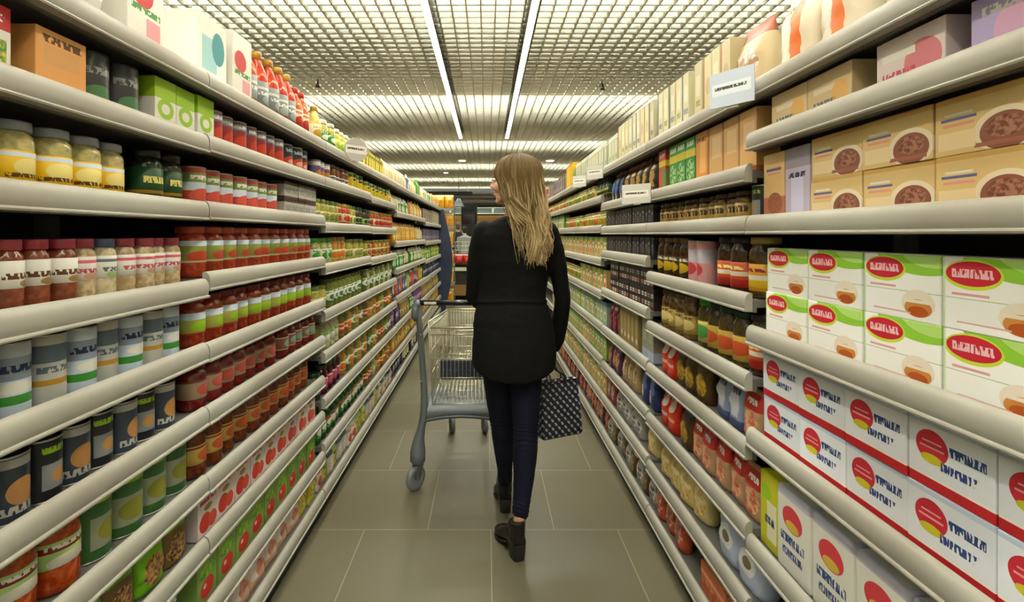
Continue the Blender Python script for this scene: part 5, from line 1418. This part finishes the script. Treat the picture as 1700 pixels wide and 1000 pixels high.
# pendant lamp
pl = thing('pendant_lamp', 'pale cone-shaped pendant lamp beside the dark column', 'lamp', (-.78, 14.0, 2.18))
sh_ = MB().lathe([(.16, 0), (.165, .004), (.05, .21), (.03, .23), (.026, .23), (.045, .20), (.155, .002)], 20)
link('lamp_shade', sh_.mesh('lamp_shade', plain('shade_pale', 'c3cbd8', .4)), pl)
link('cord', MB().bar((0, 0, .22), (0, 0, .915), .005, 6).mesh('cord', m_bar), pl)
link('bulb', MB().ell((0, 0, .09), (.035, .035, .05), 12, 8).mesh('bulb', plain('bulb_glow', 'fff2dc', .4, emit=6)), pl)
# dark column with a screen on it
dc = thing('screen_column', 'tall black column with a dark screen beyond the end of the aisle', 'column', (-.62, 14.6, 0))
link('column_body', fix_normals(MB().box(-.12, .34, 0, .3, 0, 2.32).mesh('column_body', plain('column_black', '0e0e10', .5)), .01, 2), dc)
link('screen', fix_normals(MB().box(-.06, .28, -.03, 0, 1.72, 2.0).mesh('screen', plain('screen_dark', '15141c', .15)), .006, 1), dc)
till = thing('checkout_counter', 'dark checkout counter with a metal top at the far end of the shop', 'counter', (.3, 15.4, 0))
link('counter_body', fix_normals(MB().box(-1.1, 1.1, -.3, .3, 0, .92).mesh('counter_body', plain('counter_dark', '2c2a2c', .5)), .01, 2), till)
link('counter_top', fix_normals(MB().box(-1.14, 1.14, -.34, .34, .92, .97).mesh('counter_top', plain('counter_metal', '77766f', .35, .6)), .006, 1), till)
link('canopy', fix_normals(MB().box(-1.1, 1.1, -.05, .05, 1.62, 1.68).mesh('canopy', plain('counter_metal', '77766f', .35, .6)), .006, 1), till)
cp = MB()
for xx in (-1.0, 1.0): cp.bar((xx, 0, .96), (xx, 0, 1.64), .02, 8)
link('canopy_post', cp.mesh('canopy_post', m_steel), till)

# shoppers and staff far away
def far_person(x, y, face, h, shirt, trousers, hair, label, lean=0.0):
    t = thing('person', label, 'person', (x, y, 0), face)
    k = h / 1.70
    b = MB()
    hc = Vector((0, -.02 - lean, 1.585 * k))
    Mh = head(b, hc, 0, lean * 1.2, k)
    b.tube([hc + Vector((0, .02, -.06)), (0, .01 - lean * .8, 1.44 * k), (0, .01 - lean * .7, 1.36 * k)], [.048, .05, .06], 12)
    b.loft([ring_z(0, -lean * f, z * k, a, bb, 16, .9) for z, a, bb, f in ((1.42, .09, .06, .8), (1.36, .165, .09, .7), (1.2, .15, .10, .5), (1.02, .125, .09, .25), (.9, .15, .1, .1), (.8, .13, .09, 0))])
    for s in (-1, 1):
        sweep(b, [(s * .165, -lean * .7, 1.35 * k, .045), (s * .20, -lean * .5, 1.08 * k, .037), (s * .17, -.18 - lean * .4, .98 * k, .026)], 10)
        hand(b, (s * .17, -.18 - lean * .4, .98 * k), (-s * .1, -1, -.1), (-s, 0, 0), (0, 0, -1), thumb_side=1)
        sweep(b, [(s * .085, 0, .84 * k, .078), (s * .09, 0, .5 * k, .055), (s * .09, .02, .10, .038)], 10)
        b.tube([(s * .09, .04, .045), (s * .095, -.1, .04), (s * .1, -.18, .03)], [.035, .036, .025], 8)
    link('body', remeshed(b, 'body', m_skin, .008, 2), t)
    c = MB()
    c.loft([ring_z(0, -lean * f, z * k, a, bb, 20, .9) for z, a, bb, f in ((1.45, .075, .07, .8), (1.40, .165, .10, .72), (1.35, .182, .105, .7), (1.2, .168, .115, .5), (1.02, .15, .11, .25), (.86, .17, .12, .05))])
    for s in (-1, 1): sweep(c, [(s * .165, -lean * .7, 1.36 * k, .056), (s * .20, -lean * .5, 1.10 * k, .048), (s * .175, -.14 - lean * .4, .995 * k, .036)], 12)
    link('shirt', remeshed(c, 'shirt', plain('cloth_' + shirt, shirt, .8), .009, 2), t)
    j = MB()
    j.loft([ring_z(0, 0, z * k, a, bb, 20, .9) for z, a, bb in ((.95, .155, .112), (.82, .158, .112), (.76, .12, .09))])
    for s in (-1, 1): sweep(j, [(s * .085, 0, .84 * k, .085), (s * .09, 0, .5 * k, .068), (s * .09, .02, .09, .055)], 12)
    link('trousers', remeshed(j, 'trousers', plain('cloth_' + trousers, trousers, .8), .009, 2), t)
    hh = MB()
    hh.ell(hc + Vector((0, .028 * k, .045 * k)), (.082 * k, .092 * k, .078 * k), 16, 12)
    hh.ell(hc + Vector((0, .055 * k, -.01 * k)), (.07 * k, .062 * k, .07 * k), 16, 12)
    link('hair', remeshed(hh, 'hair', plain('hair_' + hair, hair, .6), .007, 2), t)
far_person(-.56, 13.4, math.radians(200), 1.62, '9a9a98', '1d2430', '15110f', 'person in a grey shirt leaning forward, dark hair, beyond the far crate table', .10)
far_person(-.80, 14.25, math.radians(170), 1.74, '26262a', '1a1a1e', '6a6058', 'person in dark clothes with grey-brown hair standing by the pendant lamp')
# ================================================================== camera, world, output look
cd = bpy.data.cameras.new('camera'); cam = bpy.data.objects.new('camera', cd); C.objects.link(cam)
cam.location = (0, 0, H); cam.rotation_euler = (PI / 2, 0, 0)
cd.sensor_fit = 'HORIZONTAL'; cd.sensor_width = 36.0
cd.lens = 36.0 * F / 1700.0
cd.shift_x = (850 - VX) / 1700.0
cd.shift_y = -(500 - VY) / 1700.0
cd.clip_start = 0.05; cd.clip_end = 100
SC.camera = cam
w = bpy.data.worlds.new('world'); SC.world = w; w.use_nodes = True
w.node_tree.nodes['Background'].inputs[0].default_value = (0.9, 0.95, 1.0, 1)
w.node_tree.nodes['Background'].inputs[1].default_value = 0.02
SC.view_settings.view_transform = 'Standard'
SC.view_settings.look = 'None'
SC.view_settings.exposure = 0.12
SC.view_settings.gamma = 1.0
SC.view_settings.use_curve_mapping = False
SC.cycles.max_bounces = 6
SC.cycles.diffuse_bounces = 4
SC.cycles.glossy_bounces = 3
SC.cycles.use_denoising = True
SC.cycles.sample_clamp_indirect = 6.0
SC.cycles.caustics_reflective = False
SC.cycles.caustics_refractive = False
print('TALLY', sorted(TALLY.items(), key=lambda p: -p[1])[:30], sum(TALLY.values()), len(bpy.data.objects))
